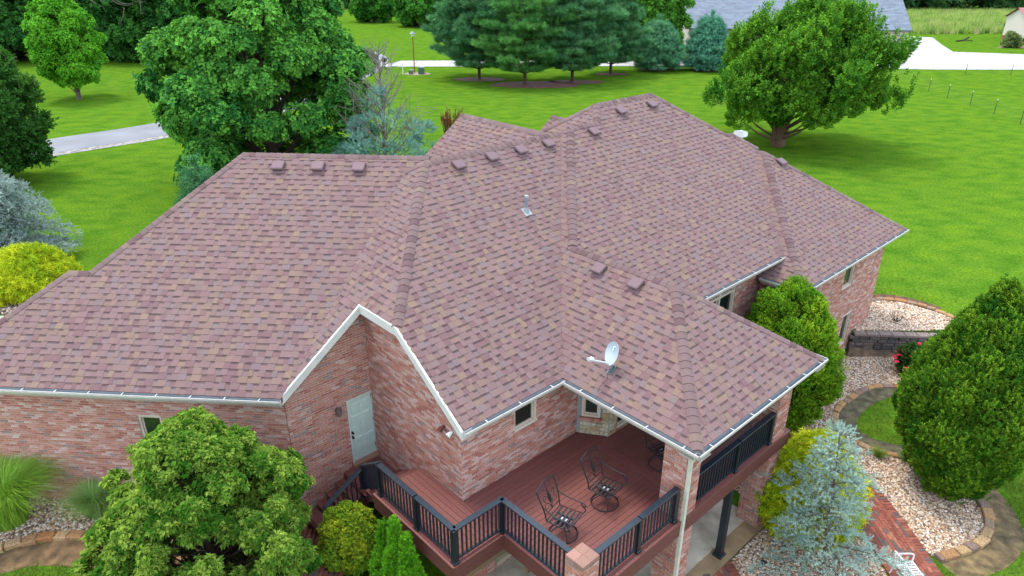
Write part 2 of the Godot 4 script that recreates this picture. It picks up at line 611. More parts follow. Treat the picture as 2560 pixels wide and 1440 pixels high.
func build_roof(house: Node3D) -> void:
	var g := 0.713
	var cd := Vector2(-0.68072, -0.73254)      # along the angled wing, away from the main block
	var dd := Vector2(0.73254, -0.68072)       # up the slope of the angled wing
	plane("centre", Vector2(0, -10.02), Vector2(0, -1), 5.31, g)
	plane("narrow", Vector2(5.41, 0), Vector2(1, 0), 5.31, g)
	plane("wing", dd * 13.42, dd, 5.31, 0.69)
	plane("wing_back", dd * 19.6, -dd, 9.574, 0.69)
	plane("wing_end", cd * 12.51 + dd * 16.14, -cd, 7.187, 0.77)
	plane("wing_end_low", cd * 13.08 + dd * 16.14, -cd, 7.187, 0.69)
	plane("right", Vector2(0, -9.964), Vector2(0, -1), 5.59, g)
	plane("porch", Vector2(10.96, 0), Vector2(1, 0), 5.31, g)
	plane("porch_far", Vector2(16.63, 0), Vector2(-1, 0), 5.31, g)
	plane("porch_front", Vector2(0, -6.09), Vector2(0, -1), 5.31, g)
	plane("end", Vector2(0, -8.69), Vector2(0, -1), 4.98, g)
	plane("end_side", Vector2(20.915, 0), Vector2(1, 0), 4.98, g)
	plane("end_far", Vector2(29.43, 0), Vector2(-1, 0), 4.98, g)
	plane("upper_side", Vector2(19.096, 0), Vector2(1, 0), 10.136, g)
	plane("upper_far", Vector2(22.22, 0), Vector2(-1, 0), 10.136, g)
	plane("upper_back", Vector2(0, -16.34), Vector2(0, 1), 10.136, g)
	plane("step_back", Vector2(0, -15.71), Vector2(0, 1), 9.69, g)
	plane("step_far", Vector2(24.68, 0), Vector2(-1, 0), 8.61, g)
	plane("step_far_back", Vector2(0, -14.2), Vector2(0, 1), 8.61, g)
	plane("centre_back", Vector2(0, -15.96), Vector2(0, 1), 9.545, g)
	plane("gable", Vector2(16.44, 0), Vector2(1, 0), 9.54, g)
	plane("gable_far", Vector2(16.44, 0), Vector2(-1, 0), 9.54, g)
	plane("small_gable", Vector2(19.85, 0), Vector2(1, 0), 9.2, g)
	plane("small_gable_far", Vector2(19.85, 0), Vector2(-1, 0), 9.2, g)
	var e0 := dd * 13.42 + cd * 6.52
	var e1 := dd * 13.42 + cd * 15.8
	var h1 := dd * 16.14 + cd * 13.08
	var h2 := dd * 16.14 + cd * 12.51
	var rl := dd * 19.6 + cd * 9.41
	var rr := dd * 19.6 + cd * 3.9
	var b0 := dd * 25.7 + cd * 3.9
	var b1 := dd * 25.7 + cd * 15.8
	var polys := {
		centre = pv([7.75, -10.02, 10.96, -10.02, 16.9, -15.96, 11.352, -15.96, 7.75, -12.358]),
		narrow = pv([7.75, -12.358, 11.352, -15.96, 10.967, -16.34, 5.62, -13.98, 7.75, -13.98]),
		wing = PackedVector2Array([e0, Vector2(5.62, -13.98), Vector2(10.967, -16.34), rr, rl, h2, h1, e1]),
		right = pv([16.24, -9.964, 21.77, -9.964, 25.17, -13.37, 25.46, -13.42, 24.68, -14.2, 24.36, -14.2, 22.22, -16.34, 19.096, -16.34, 18.466, -15.71, 17.10, -15.71, 13.795, -12.405]),
		porch = pv([10.96, -6.09, 10.96, -10.02, 16.9, -15.96, 17.10, -15.71, 13.795, -12.405, 13.795, -8.925]),
		porch_front = pv([10.96, -6.09, 13.795, -8.925, 16.63, -6.09]),
		porch_far = pv([16.63, -6.09, 13.795, -8.925, 13.795, -12.405, 16.24, -9.96, 16.63, -9.96]),
		end = pv([20.915, -8.69, 25.172, -12.948, 29.43, -8.69]),
		end_side = pv([20.915, -8.69, 20.915, -9.96, 20.915, -10.4, 21.77, -9.964, 25.172, -13.37, 25.172, -12.948]),
		end_far = pv([29.43, -8.69, 25.172, -12.948, 25.172, -13.37, 25.46, -13.42, 29.43, -17.4]),
		upper_side = pv([18.466, -15.71, 19.096, -16.34, 16.96, -18.47, 15.1, -16.6, 16.9, -15.96]),
	}
	var backs := {
		upper_back = pv([22.22, -16.34, 19.096, -16.34, 14.0, -21.4, 27.3, -21.4]),
		upper_far = pv([22.22, -16.34, 24.36, -14.2, 25.3, -14.4, 27.3, -21.4]),
		step_far = pv([24.68, -14.2, 25.46, -13.42, 29.4, -17.4, 29.4, -18.9]),
		step_far_back = pv([24.36, -14.2, 24.68, -14.2, 29.4, -18.9, 24.4, -16.0]),
		step_back = pv([17.1, -15.71, 18.466, -15.71, 18.0, -16.3, 16.9, -15.97]),
		centre_back = pv([11.352, -15.96, 16.9, -15.96, 20.0, -21.9, 5.4, -21.9]),
		wing_back = PackedVector2Array([rr, rl, cd * 14.9 + dd * 24.8, b0]),
		wing_end = PackedVector2Array([rl, h2, cd * 14.9 + dd * 18.6, cd * 14.9 + dd * 23.0]),
		wing_end_low = PackedVector2Array([h1, e1, dd * 18.8 + cd * 15.8]),
		gable_far = pv([16.44, -20.55, 16.44, -15.96, 21.0, -20.55]),
		small_gable_far = pv([19.85, -19.2, 19.85, -17.65, 21.4, -19.2]),
	}
	var more := {
		gable = pv([16.44, -20.55, 16.44, -15.96, 11.85, -20.55]),
		small_gable = pv([19.85, -19.2, 19.85, -17.65, 18.3, -19.2]),
	}
	var under := hmb()
	var felt := lin(120, 92, 90)
	for k in polys:
		roof_slab(under, k, polys[k], felt)
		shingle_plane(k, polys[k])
	for k in more:
		roof_slab(under, k, more[k], felt)
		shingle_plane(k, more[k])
	for k in backs:
		roof_slab(under, k, backs[k], felt)
	var roof := part(house, "roof", under, M.shingle)

	# ridge and hip caps
	cap_line(rp("narrow", 7.78, -12.388), rp("narrow", 11.352, -15.96), "narrow", "centre")
	cap_line(rp("narrow", 10.967, -16.34), rp("narrow", 11.352, -15.96), "narrow", "centre_back")
	cap_line(Vector3(11.352, 9.545, -15.96), Vector3(16.95, 9.545, -15.96), "centre", "centre_back")
	cap_line(rp("porch", 13.85, -12.46), rp("porch", 17.1, -15.71), "porch", "right")
	cap_line(Vector3(17.05, 9.69, -15.71), Vector3(18.5, 9.69, -15.71), "right", "step_back")
	cap_line(rp("right", 18.466, -15.71), rp("right", 19.096, -16.34), "right", "upper_side")
	cap_line(Vector3(19.096, 10.136, -16.34), Vector3(22.25, 10.136, -16.34), "right", "upper_back")
	cap_line(rp("upper_back", 16.5, -18.93), rp("upper_back", 19.096, -16.34), "upper_side", "upper_back")
	cap_line(rp("right", 24.36, -14.2), rp("right", 22.22, -16.34), "right", "upper_far")
	cap_line(Vector3(24.34, 8.61, -14.2), Vector3(24.7, 8.61, -14.2), "right", "step_far_back")
	cap_line(rp("right", 25.46, -13.42), rp("right", 24.68, -14.2), "right", "step_far")
	cap_line(Vector3(25.172, 8.016, -12.948), Vector3(25.172, 8.016, -13.42), "end_side", "end_far")
	cap_line(rp("end", 20.94, -8.715), rp("end", 25.172, -12.948), "end", "end_side")
	cap_line(rp("end", 29.41, -8.71), rp("end", 25.172, -12.948), "end", "end_far")
	cap_line(Vector3(13.795, 7.331, -8.925), Vector3(13.795, 7.331, -12.42), "porch", "porch_far")
	cap_line(rp("porch", 10.99, -6.12), rp("porch", 13.795, -8.925), "porch", "porch_front")
	cap_line(rp("porch_front", 16.6, -6.12), rp("porch_front", 13.795, -8.925), "porch_far", "porch_front")
	cap_line(rp("wing", rl.x, rl.y), rp("wing", rr.x, rr.y), "wing", "wing_back")
	cap_line(rp("wing", h2.x, h2.y), rp("wing", rl.x, rl.y), "wing", "wing_end")
	cap_line(rp("wing", h1.x, h1.y), rp("wing", h2.x, h2.y), "wing", "wing_back")
	cap_line(rp("wing", e1.x, e1.y), rp("wing", h1.x, h1.y), "wing", "wing_end_low")
	cap_line(Vector3(16.44, 9.54, -20.55), Vector3(16.44, 9.54, -15.96), "gable", "gable_far")
	cap_line(Vector3(19.85, 9.2, -19.2), Vector3(19.85, 9.2, -17.65), "small_gable", "small_gable_far")

	sort_near(tabs, "d")
	var rest := hmb()
	for k in tabs.size():
		if k < 300:
			var one := hmb()
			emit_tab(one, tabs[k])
			if one.v.size():
				part(roof, "shingle", one, M.shingle)
		else:
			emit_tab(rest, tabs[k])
	part(roof, "shingle_courses", rest, M.shingle).set_meta("kind", "stuff")
	sort_near(caps, "dist")
	rest = hmb()
	for k in caps.size():
		if k < 300:
			var one := hmb()
			emit_cap(one, caps[k])
			part(roof, "ridge_cap", one, M.shingle)
		else:
			emit_cap(rest, caps[k])
	if rest.v.size():
		part(roof, "ridge_cap_rows", rest, M.shingle).set_meta("kind", "stuff")
	print("tabs ", tabs.size(), " caps ", caps.size())

	# gutters with their straps, fascias and rake boards
	gutter(house, Vector3(7.78, 5.31, -10.02), Vector3(10.93, 5.31, -10.02), Vector3(0, 0, 1))
	gutter(house, Vector3(10.96, 5.31, -9.95), Vector3(10.96, 5.31, -6.0), Vector3(-1, 0, 0))
	gutter(house, Vector3(10.87, 5.31, -6.09), Vector3(16.72, 5.31, -6.09), Vector3(0, 0, 1))
	gutter(house, Vector3(16.55, 5.59, -9.964), Vector3(21.95, 5.59, -9.964), Vector3(0, 0, 1))
	gutter(house, Vector3(20.915, 4.98, -10.2), Vector3(20.915, 4.98, -8.6), Vector3(-1, 0, 0))
	gutter(house, Vector3(20.83, 4.98, -8.69), Vector3(29.5, 4.98, -8.69), Vector3(0, 0, 1))
	gutter(house, Vector3(16.63, 5.31, -6.0), Vector3(16.63, 5.31, -9.6), Vector3(1, 0, 0))
	gutter(house, Vector3(e0.x, 5.31, e0.y), Vector3(e1.x, 5.31, e1.y), Vector3(-dd.x, 0, -dd.y))
	var tr := lin(190, 188, 182)
	rake(house, rp("narrow", 5.42, -13.96), rp("narrow", 7.74, -13.96), Vector3(0, 0, 1), tr)
	rake(house, Vector3(7.74, 6.978, -13.99), Vector3(7.74, 6.978, -12.35), Vector3(-1, 0, 0), tr)
	rake(house, rp("centre", 7.74, -10.0), rp("centre", 7.74, -12.35), Vector3(-1, 0, 0), tr)


func rake(house: Node3D, a: Vector3, b: Vector3, out: Vector3, col: Color) -> void:
	var m := hmb()
	var dn := Vector3(0, -0.21, 0)
	var t := Vector3(0, 0.012, 0)
	var o := out * 0.03
	m.quad(a + o + t, b + o + t, b + o + dn, a + o + dn, out, col)
	m.quad(a + o + t, b + o + t, b - o + t, a - o + t, Vector3.UP, col)
	m.quad(a + o + dn, b + o + dn, b - out * 0.28 + dn, a - out * 0.28 + dn, Vector3.DOWN, col)
	var e := (b - a).normalized()
	m.quad(a + o + t, a - out * 0.28 + t, a - out * 0.28 + dn, a + o + dn, -e, col)
	m.quad(b + o + t, b - out * 0.28 + t, b - out * 0.28 + dn, b + o + dn, e, col)
	part(house, "rake_board", m, M.trim)


func gutter(house: Node3D, a: Vector3, b: Vector3, out: Vector3) -> void:
	var m := hmb()
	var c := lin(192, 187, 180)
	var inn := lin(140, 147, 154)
	var d := (b - a).normalized()
	var w := 0.125
	var top := Vector3(0, -0.015, 0)
	var bot := Vector3(0, -0.13, 0)
	var f0 := out * 0.004
	var f1 := out * w
	var prof := [f0 + top, f0 + bot, f1 * 0.72 + bot, f1 + Vector3(0, -0.06, 0), f1 + top, f1 - out * 0.02 + top]
	for k in prof.size() - 1:
		var p: Vector3 = prof[k]; var q: Vector3 = prof[k + 1]
		var o3 := (q - p).cross(d)
		if o3.dot((p + q) * 0.5 - (f1 * 0.5 + Vector3(0, -0.05, 0))) < 0.0:
			o3 = -o3
		o3 = o3.normalized()
		m.quad(a + p + o3 * 0.003, b + p + o3 * 0.003, b + q + o3 * 0.003, a + q + o3 * 0.003, o3, c)
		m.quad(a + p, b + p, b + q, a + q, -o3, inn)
	for e in [[a, -d], [b, d]]:
		m.quad(e[0] + f0 + top, e[0] + f0 + bot, e[0] + f1 * 0.72 + bot, e[0] + f1 + top, e[1], c)
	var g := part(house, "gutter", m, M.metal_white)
	# fascia and soffit behind
	var s := hmb()
	var fc := lin(176, 168, 156)
	s.box((a + b) * 0.5 + Vector3(0, -0.12, 0) - out * 0.014, (b - a) * 0.5, Vector3(0, 0.085, 0), out * 0.012, fc)
	s.box((a + b) * 0.5 + Vector3(0, -0.215, 0) - out * 0.2, (b - a) * 0.5, Vector3(0, 0.008, 0), out * 0.2, fc)
	part(house, "fascia", s, M.trim)
	var n := int(a.distance_to(b) / 0.8)
	for k in n:
		var h := hmb()
		var p := a.lerp(b, (k + 0.6) / n)
		h.box(p + f1 * 0.5 + Vector3(0, -0.012, 0), d * 0.01, Vector3(0, 0.004, 0), out * w * 0.5, lin(200, 200, 198))
		part(g, "strap", h, M.metal_white)


# a framed window set into an opening; a is the lower corner, u along the wall, out outward
func window(house: Node3D, a: Vector3, u: Vector3, out: Vector3, w: float, h: float, panes := 1, transom := 0.0) -> void:
	var fr := hmb()
	var col := lin(190, 178, 160)
	var y := Vector3.UP
	var back := -out * 0.085
	var f := 0.06
	fr.box(a + u * w * 0.5 + y * f * 0.5 + back, u * w * 0.5, y * f * 0.5, out * 0.05, col)
	fr.box(a + u * w * 0.5 + y * (h - f * 0.5) + back, u * w * 0.5, y * f * 0.5, out * 0.05, col)
	fr.box(a + u * f * 0.5 + y * h * 0.5 + back, u * f * 0.5, y * (h * 0.5 - f), out * 0.05, col)
	fr.box(a + u * (w - f * 0.5) + y * h * 0.5 + back, u * f * 0.5, y * (h * 0.5 - f), out * 0.05, col)
	for k in range(1, panes):
		fr.box(a + u * w * k / panes + y * h * 0.5 + back, u * f * 0.7, y * (h * 0.5 - f), out * 0.055, col)
	if transom > 0.0:
		fr.box(a + u * w * 0.5 + y * (h - transom) + back, u * (w * 0.5 - f), y * f * 0.7, out * 0.053, col)
	var root := part(house, "window", fr, M.trim)
	var levels := [[f, h - f]] if transom == 0.0 else [[f, h - transom], [h - transom, h - f]]
	for k in panes:
		for lv in levels:
			var g := hmb()
			var s0 := w * k / panes + f * 0.5
			var s1 := w * (k + 1) / panes - f * 0.5
			var p: Vector3 = a + u * (s0 + s1) * 0.5 + y * (lv[0] + lv[1]) * 0.5 - out * 0.11
			g.box(p, u * (s1 - s0) * 0.5, y * (lv[1] - lv[0]) * 0.5, out * 0.006, lin(22, 34, 32))
			part(root, "pane", g, M.glass)
			# inner sash
			var s2 := hmb()
			for e in [-1, 1]:
				s2.box(p + out * 0.02 + u * e * ((s1 - s0) * 0.5 - 0.045), u * 0.02, y * ((lv[1] - lv[0]) * 0.5 - 0.01), out * 0.014, col)
				s2.box(p + out * 0.02 + y * e * ((lv[1] - lv[0]) * 0.5 - 0.022), u * ((s1 - s0) * 0.5 - 0.066), y * 0.022, out * 0.014, col)
			part(root, "sash", s2, M.trim)
	# brick rowlock sill
	var sill := hmb()
	var n := int(w / 0.07) + 2
	for k in n:
		var p2 := a + u * ((k + 0.5) / n * (w + 0.1) - 0.05) + Vector3(0, -0.05, 0) + out * 0.0
		sill.box(p2, u * ((w + 0.1) / n * 0.5 - 0.005), y * 0.045, out * 0.04, brick_color(0.25))
	part(root, "sill", sill, M.brick)


func build_house() -> void:
	var house := thing("brick_house", "large red brick house with mauve brown shingle hip roof and rear deck", "house", hw(HO.x, HO.y, HO.z), TURN)
	build_roof(house)
	var cd := Vector2(-0.68072, -0.73254)
	var dd := Vector2(0.73254, -0.68072)
	# walls: [a, b, out, shape, holes, wash]
	var wall := hmb()
	# angled wing, s runs from the corner by the door outwards
	var wa := dd * 13.75 + cd * 6.62
	var wb := dd * 13.75 + cd * 15.35
	brick_wall(wall, wa, wb, -dd, pv([0, 1.0, 8.73, 1.0, 8.73, 5.2, 0, 5.2]), [Rect2(3.24, 3.55, 0.62, 0.84)], 0.32)
	# wall with the door
	brick_wall(wall, Vector2(5.58, -14.2), Vector2(7.97, -14.2), Vector2(0, 1), pv([0, 1.0, 2.39, 1.0, 2.39, 6.98, 0.0, 5.25]), [Rect2(1.62, 2.24, 0.77, 2.0)], 0.08)
	# wall beside the walkway, under the tall rake
	brick_wall(wall, Vector2(7.97, -14.2), Vector2(7.97, -10.37), Vector2(-1, 0), pv([0, 0.0, 3.83, 0.0, 3.83, 5.3, 1.83, 6.72, 0.0, 6.75]), [], 0.5)
	# deck wall with the small window
	brick_wall(wall, Vector2(7.97, -10.37), Vector2(12.0, -10.37), Vector2(0, 1), pv([0, 0.0, 4.03, 0.0, 4.03, 5.14, 0, 5.14]), [Rect2(1.68, 4.1, 0.76, 0.88), Rect2(1.0, 0.3, 2.2, 1.75)], 0.5)
	# wall of the porch behind the sliding door
	brick_wall(wall, Vector2(12.7, -9.66), Vector2(16.45, -9.66), Vector2(0, 1), pv([0, 0.0, 3.75, 0.0, 3.75, 5.2, 0, 5.2]), [Rect2(0.12, 3.02, 2.3, 2.05)], 0.2)
	brick_wall(wall, Vector2(16.45, -9.66), Vector2(16.45, -10.37), Vector2(1, 0), pv([0, 0.0, 0.71, 0.0, 0.71, 5.3, 0, 5.3]), [], 0.2)
	brick_wall(wall, Vector2(16.45, -10.37), Vector2(21.3, -10.37), Vector2(0, 1), pv([0, 0.0, 4.85, 0.0, 4.85, 5.4, 0, 5.4]), [Rect2(0.5, 3.3, 2.68, 1.95)], 0.3)
	brick_wall(wall, Vector2(21.3, -10.37), Vector2(21.3, -9.1), Vector2(-1, 0), pv([0, -0.4, 1.27, -0.4, 1.27, 4.8, 0, 4.8]), [], 0.22)
	brick_wall(wall, Vector2(21.3, -9.1), Vector2(28.8, -9.1), Vector2(0, 1), pv([0, -0.4, 7.5, -0.4, 7.5, 4.8, 0, 4.8]), [Rect2(3.98, 3.42, 0.86, 1.06), Rect2(4.76, 0.62, 0.74, 1.42), Rect2(0.6, 3.3, 0.72, 1.12)], 0.6)
	brick_wall(wall, Vector2(28.8, -9.1), Vector2(28.8, -17.2), Vector2(1, 0), pv([0, -0.4, 8.1, -0.4, 8.1, 4.8, 0, 4.8]), [], 0.3)
	brick_wall(wall, wb, dd * 25.4 + cd * 15.35, cd, pv([0, 1.0, 11.6, 1.0, 11.6, 5.2, 0, 5.2]), [], 0.2)
	# the gable wall that rises behind the ridge, and the closing rear walls
	var rear := lin(165, 110, 98)
	wall.quad(Vector3(16.44, 9.4, -20.4), Vector3(11.4, 5.6, -20.4), Vector3(11.4, 1.0, -20.4), Vector3(21.4, 1.0, -20.4), Vector3(0, 0, -1), rear)
	wall.quad(Vector3(5.0, 1.0, -21.3), Vector3(5.0, 5.4, -21.3), Vector3(28.8, 5.4, -21.3), Vector3(28.8, 1.0, -21.3), Vector3(0, 0, -1), rear)
	var w := part(house, "wall", wall, M.mortar)

	# brick columns of the porch and the short pier of the deck
	for c in [[11.2, 11.8, -7.05, -6.45, -0.1, 5.12, "column"], [15.42, 16.04, -7.07, -6.45, -0.1, 5.12, "column"], [7.78, 8.26, -6.86, -6.4, -0.1, 3.93, "pier"]]:
		var col := hmb()
		col.cube(Vector3(c[0] + 0.01, c[4], c[2] + 0.01), Vector3(c[1] - 0.01, c[5], c[3] - 0.01), Color(0.60, 0.54, 0.51))
		var sx: float = c[1] - c[0]
		var sz: float = c[3] - c[2]
		brick_wall(col, Vector2(c[0], c[3]), Vector2(c[1], c[3]), Vector2(0, 1), pv([0, c[4], sx, c[4], sx, c[5], 0, c[5]]), [], 0.3)
		brick_wall(col, Vector2(c[0], c[2]), Vector2(c[0], c[3]), Vector2(-1, 0), pv([0, c[4], sz, c[4], sz, c[5], 0, c[5]]), [], 0.3)
		brick_wall(col, Vector2(c[1], c[3]), Vector2(c[1], c[2]), Vector2(1, 0), pv([0, c[4], sz, c[4], sz, c[5], 0, c[5]]), [], 0.3)
		brick_wall(col, Vector2(c[1], c[2]), Vector2(c[0], c[2]), Vector2(0, -1), pv([0, c[4], sx, c[4], sx, c[5], 0, c[5]]), [], 0.3)
		var cn := part(house, c[6], col, M.mortar)
		if c[6] == "pier":
			for i in 2:
				for j in 2:
					var p := Vector3(lerpf(c[0], c[1], 0.25 + 0.5 * i), 4.0, lerpf(c[2], c[3], 0.25 + 0.5 * j))
					var b := hmb()
					b.block(p, Vector3(sx * 0.27 - 0.004, 0, 0), Vector3(0, 0.055, 0), Vector3(0, 0, sz * 0.27 - 0.004), 0.012, vary(lin(166, 128, 112), 0.16))
					part(cn, "coping_brick", b, M.brick)
	sort_near(bricks, "d")
	var rest := hmb()
	for k in bricks.size():
		if k < 300:
			var one := hmb()
			emit_brick(one, bricks[k])
			part(w, "brick", one, M.brick)
		else:
			emit_brick(rest, bricks[k])
	part(w, "brick_courses", rest, M.brick).set_meta("kind", "stuff")
	print("bricks ", bricks.size())

	# windows
	var uc := Vector3(cd.x, 0, cd.y)
	var wp := wa + cd * 3.24
	window(house, Vector3(wp.x, 3.55, wp.y), uc, Vector3(-dd.x, 0, -dd.y), 0.62, 0.84)
	window(house, Vector3(9.65, 4.1, -10.37), Vector3.RIGHT, Vector3(0, 0, 1), 0.76, 0.88)
	window(house, Vector3(16.95, 3.3, -10.37), Vector3.RIGHT, Vector3(0, 0, 1), 2.68, 1.95, 3, 0.42)
	window(house, Vector3(25.28, 3.42, -9.1), Vector3.RIGHT, Vector3(0, 0, 1), 0.86, 1.06)
	window(house, Vector3(26.06, 0.62, -9.1), Vector3.RIGHT, Vector3(0, 0, 1), 0.74, 1.42)
	window(house, Vector3(21.9, 3.3, -9.1), Vector3.RIGHT, Vector3(0, 0, 1), 0.72, 1.12)
	# basement window under the deck: pale blind behind the glass
	var bw := hmb()
	bw.cube(Vector3(8.97, 0.3, -10.5), Vector3(11.17, 2.05, -10.44), lin(196, 206, 190))
	var bwn := part(house, "basement_door", bw, M.trim)
	var bwf := hmb()
	bwf.cube(Vector3(8.97, 0.2, -10.42), Vector3(11.17, 0.32, -10.3), lin(170, 160, 140))
	part(bwn, "threshold", bwf, M.trim)

	# door: leaf, six raised panels, knob, deadbolt, threshold
	var leaf := hmb()
	var dc := lin(183, 200, 190)
	leaf.cube(Vector3(7.23, 2.26, -14.3), Vector3(7.96, 4.22, -14.25), dc)
	var door := part(house, "door", leaf, M.trim)
	var frm := hmb()
	frm.cube(Vector3(7.2, 2.24, -14.26), Vector3(7.235, 4.24, -14.19), dc)
	frm.cube(Vector3(7.235, 4.205, -14.26), Vector3(7.97, 4.24, -14.19), dc)
	part(door, "door_frame", frm, M.trim)
	var sl := hmb()
	sl.cube(Vector3(7.16, 2.17, -14.24), Vector3(7.97, 2.24, -14.06), lin(168, 120, 96))
	part(door, "doorstep", sl, M.brick)
	for r in [[3.80, 4.06], [3.12, 3.68], [2.44, 2.98]]:
		for x in [7.33, 7.64]:
			var pn := hmb()
			pn.block(Vector3(x + 0.115, (r[0] + r[1]) * 0.5, -14.243), Vector3(0.115, 0, 0), Vector3(0, 0, 0.012), Vector3(0, (r[1] - r[0]) * 0.5, 0), 0.01, dc)
			part(door, "door_panel", pn, M.trim)
	for y in [3.05, 3.2]:
		var kn := hmb()
		kn.tube([Vector3(7.285, y, -14.25), Vector3(7.285, y, -14.21), Vector3(7.285, y, -14.2), Vector3(7.285, y, -14.17)], [0.032, 0.03, 0.016, 0.03], 10, lin(30, 28, 26))
		part(door, "knob" if y < 3.1 else "deadbolt", kn, M.iron)
	for y in [2.45, 3.3, 4.05]:
		var hg := hmb()
		hg.tube([Vector3(7.955, y, -14.24), Vector3(7.955, y + 0.09, -14.24)], [0.009, 0.009], 6, lin(40, 38, 34))
		part(door, "hinge", hg, M.iron)
	# sliding door behind the porch
	window(house, Vector3(12.82, 3.02, -9.66), Vector3.RIGHT, Vector3(0, 0, 1), 2.3, 2.05, 2)

	# stone-faced bay beside it: core, then each stone
	var bay := hmb()
	var corners := [Vector2(11.96, -10.37), Vector2(11.98, -10.28), Vector2(12.43, -9.62), Vector2(12.72, -9.62)]
	for k in 3:
		bay.quad(Vector3(corners[k].x, 2.9, corners[k].y), Vector3(corners[k + 1].x, 2.9, corners[k + 1].y), Vector3(corners[k + 1].x, 5.2, corners[k + 1].y), Vector3(corners[k].x, 5.2, corners[k].y), Vector3(-0.6, 0, 0.8), lin(150, 152, 150))
	var bn := part(house, "stone_bay", bay, M.mortar)
	for f in [[Vector2(11.98, -10.28), Vector2(12.43, -9.62)], [Vector2(12.43, -9.62), Vector2(12.72, -9.62)]]:
		var a2: Vector2 = f[0]; var b2: Vector2 = f[1]
		var L := a2.distance_to(b2)
		var u := Vector3(b2.x - a2.x, 0, b2.y - a2.y) / L
		var o := Vector3(-u.z, 0, u.x)
		if o.dot(Vector3(-0.6, 0, 0.8)) < 0: o = -o
		var y := 3.02
		while y < 5.1:
			var h := rng.randf_range(0.09, 0.17)
			var s := 0.01
			while s < L - 0.04:
				var wd := minf(rng.randf_range(0.12, 0.3), L - s - 0.01)
				var mid := s + wd * 0.5
				if L < 0.5 or y + h < 3.58 or mid > 0.6:
					if wd > 0.04:
						var st := hmb()
						var tone: Color = [lin(204, 190, 152), lin(212, 196, 158), lin(196, 176, 136), lin(216, 206, 178), lin(192, 160, 118)][rng.randi() % 5]
						st.block(Vector3(a2.x, y + h * 0.5, a2.y) + u * mid + o * 0.012, u * (wd * 0.5 - 0.008), o * rng.randf_range(0.014, 0.026), Vector3(0, h * 0.5 - 0.008, 0), 0.01, vary(tone, 0.08))
						part(bn, "stone", st, M.stone)
				s += wd
			y += h
	var bu := Vector3(0.41, 0, 0.58).normalized()
	window(house, Vector3(11.98, 3.62, -10.28) + Vector3(-0.817, 0, 0.577) * 0.12 + bu * 0.05, bu, Vector3(-0.817, 0, 0.577), 0.5, 1.05)

	# downspout on the porch column, wall lantern and floodlight, small fixtures
	var ds := hmb()
	ds.cube(Vector3(11.22, 0.2, -6.44), Vector3(11.31, 5.05, -6.36), lin(196, 192, 178))
	ds.beam(Vector3(11.265, 5.05, -6.4), Vector3(11.15, 5.2, -6.05), 0.08, 0.08, lin(196, 192, 178))
	part(house, "downspout", ds, M.metal_white)
	var wl := hmb()
	wl.tube([Vector3(6.9, 4.0, -14.08), Vector3(6.9, 4.2, -14.08), Vector3(6.9, 4.26, -14.08)], [0.055, 0.085, 0.03], 8, lin(110, 100, 92))
	wl.cube(Vector3(6.87, 4.08, -14.2), Vector3(6.93, 4.14, -14.08), lin(80, 70, 62))
	part(house, "wall_lantern", wl, M.iron)
	var fl := hmb()
	fl.tube([Vector3(7.95, 4.86, -10.95), Vector3(7.86, 4.84, -10.95), Vector3(7.8, 4.78, -10.95)], [0.03, 0.06, 0.075], 10, lin(92, 52, 44))
	part(house, "floodlight", fl, M.vent)
	var fl2 := hmb()
	fl2.tube([Vector3(7.95, 4.84, -10.66), Vector3(7.88, 4.82, -10.66), Vector3(7.82, 4.79, -10.66)], [0.03, 0.055, 0.07], 10, lin(215, 215, 212))
	part(house, "floodlight", fl2, M.plastic)

	# roof vents: [x, z, plane]
	for q in [[12.29, -15.63, "centre"], [13.58, -15.64, "centre"], [14.78, -15.65, "centre"], [15.99, -15.66, "centre"], [17.9, -15.4, "right"], [19.89, -15.9, "right"], [21.68, -15.9, "right"], [13.51, -11.13, "porch"], [13.49, -9.87, "porch"], [8.47, -19.09, "wing"], [9.27, -18.24, "wing"], [10.08, -17.36, "wing"], [25.5, -12.43, "end"]]:
		roof_vent(house, q[0], q[1], q[2])
	# plumbing vent with its flashing
	var pp := rp("centre", 13.41, -13.92)
	var fs := hmb()
	fs.box(pp + PL.centre.N * 0.025, PL.centre.U * 0.13, PL.centre.V * 0.14, PL.centre.N * 0.006, lin(150, 154, 160))
	fs.tube([pp, pp + Vector3(0, 0.14, 0)], [0.1, 0.062], 12, lin(160, 164, 170))
	var fsn := part(house, "vent_pipe", fs, M.metal_white)
	var pt := hmb()
	pt.tube([pp + Vector3(0, 0.1, 0), pp + Vector3(0, 0.46, 0)], [0.055, 0.055], 12, lin(120, 132, 142))
	pt.tube([pp + Vector3(0, 0.44, 0), pp + Vector3(0, 0.5, 0)], [0.062, 0.062], 12, lin(150, 160, 168))
	part(fsn, "pipe", pt, M.metal_white)
	# pale flue cap that shows over the far hip
	var fp := hmb()
	fp.tube([Vector3(27.2, 6.3, -15.2), Vector3(27.2, 7.95, -15.2)], [0.12, 0.12], 12, lin(200, 200, 198))
	fp.tube([Vector3(27.2, 7.95, -15.2), Vector3(27.2, 8.01, -15.2), Vector3(27.2, 8.13, -15.2), Vector3(27.2, 8.19, -15.2)], [0.26, 0.3, 0.28, 0.05], 16, lin(226, 228, 230))
	part(house, "flue_cap", fp, M.metal_white)


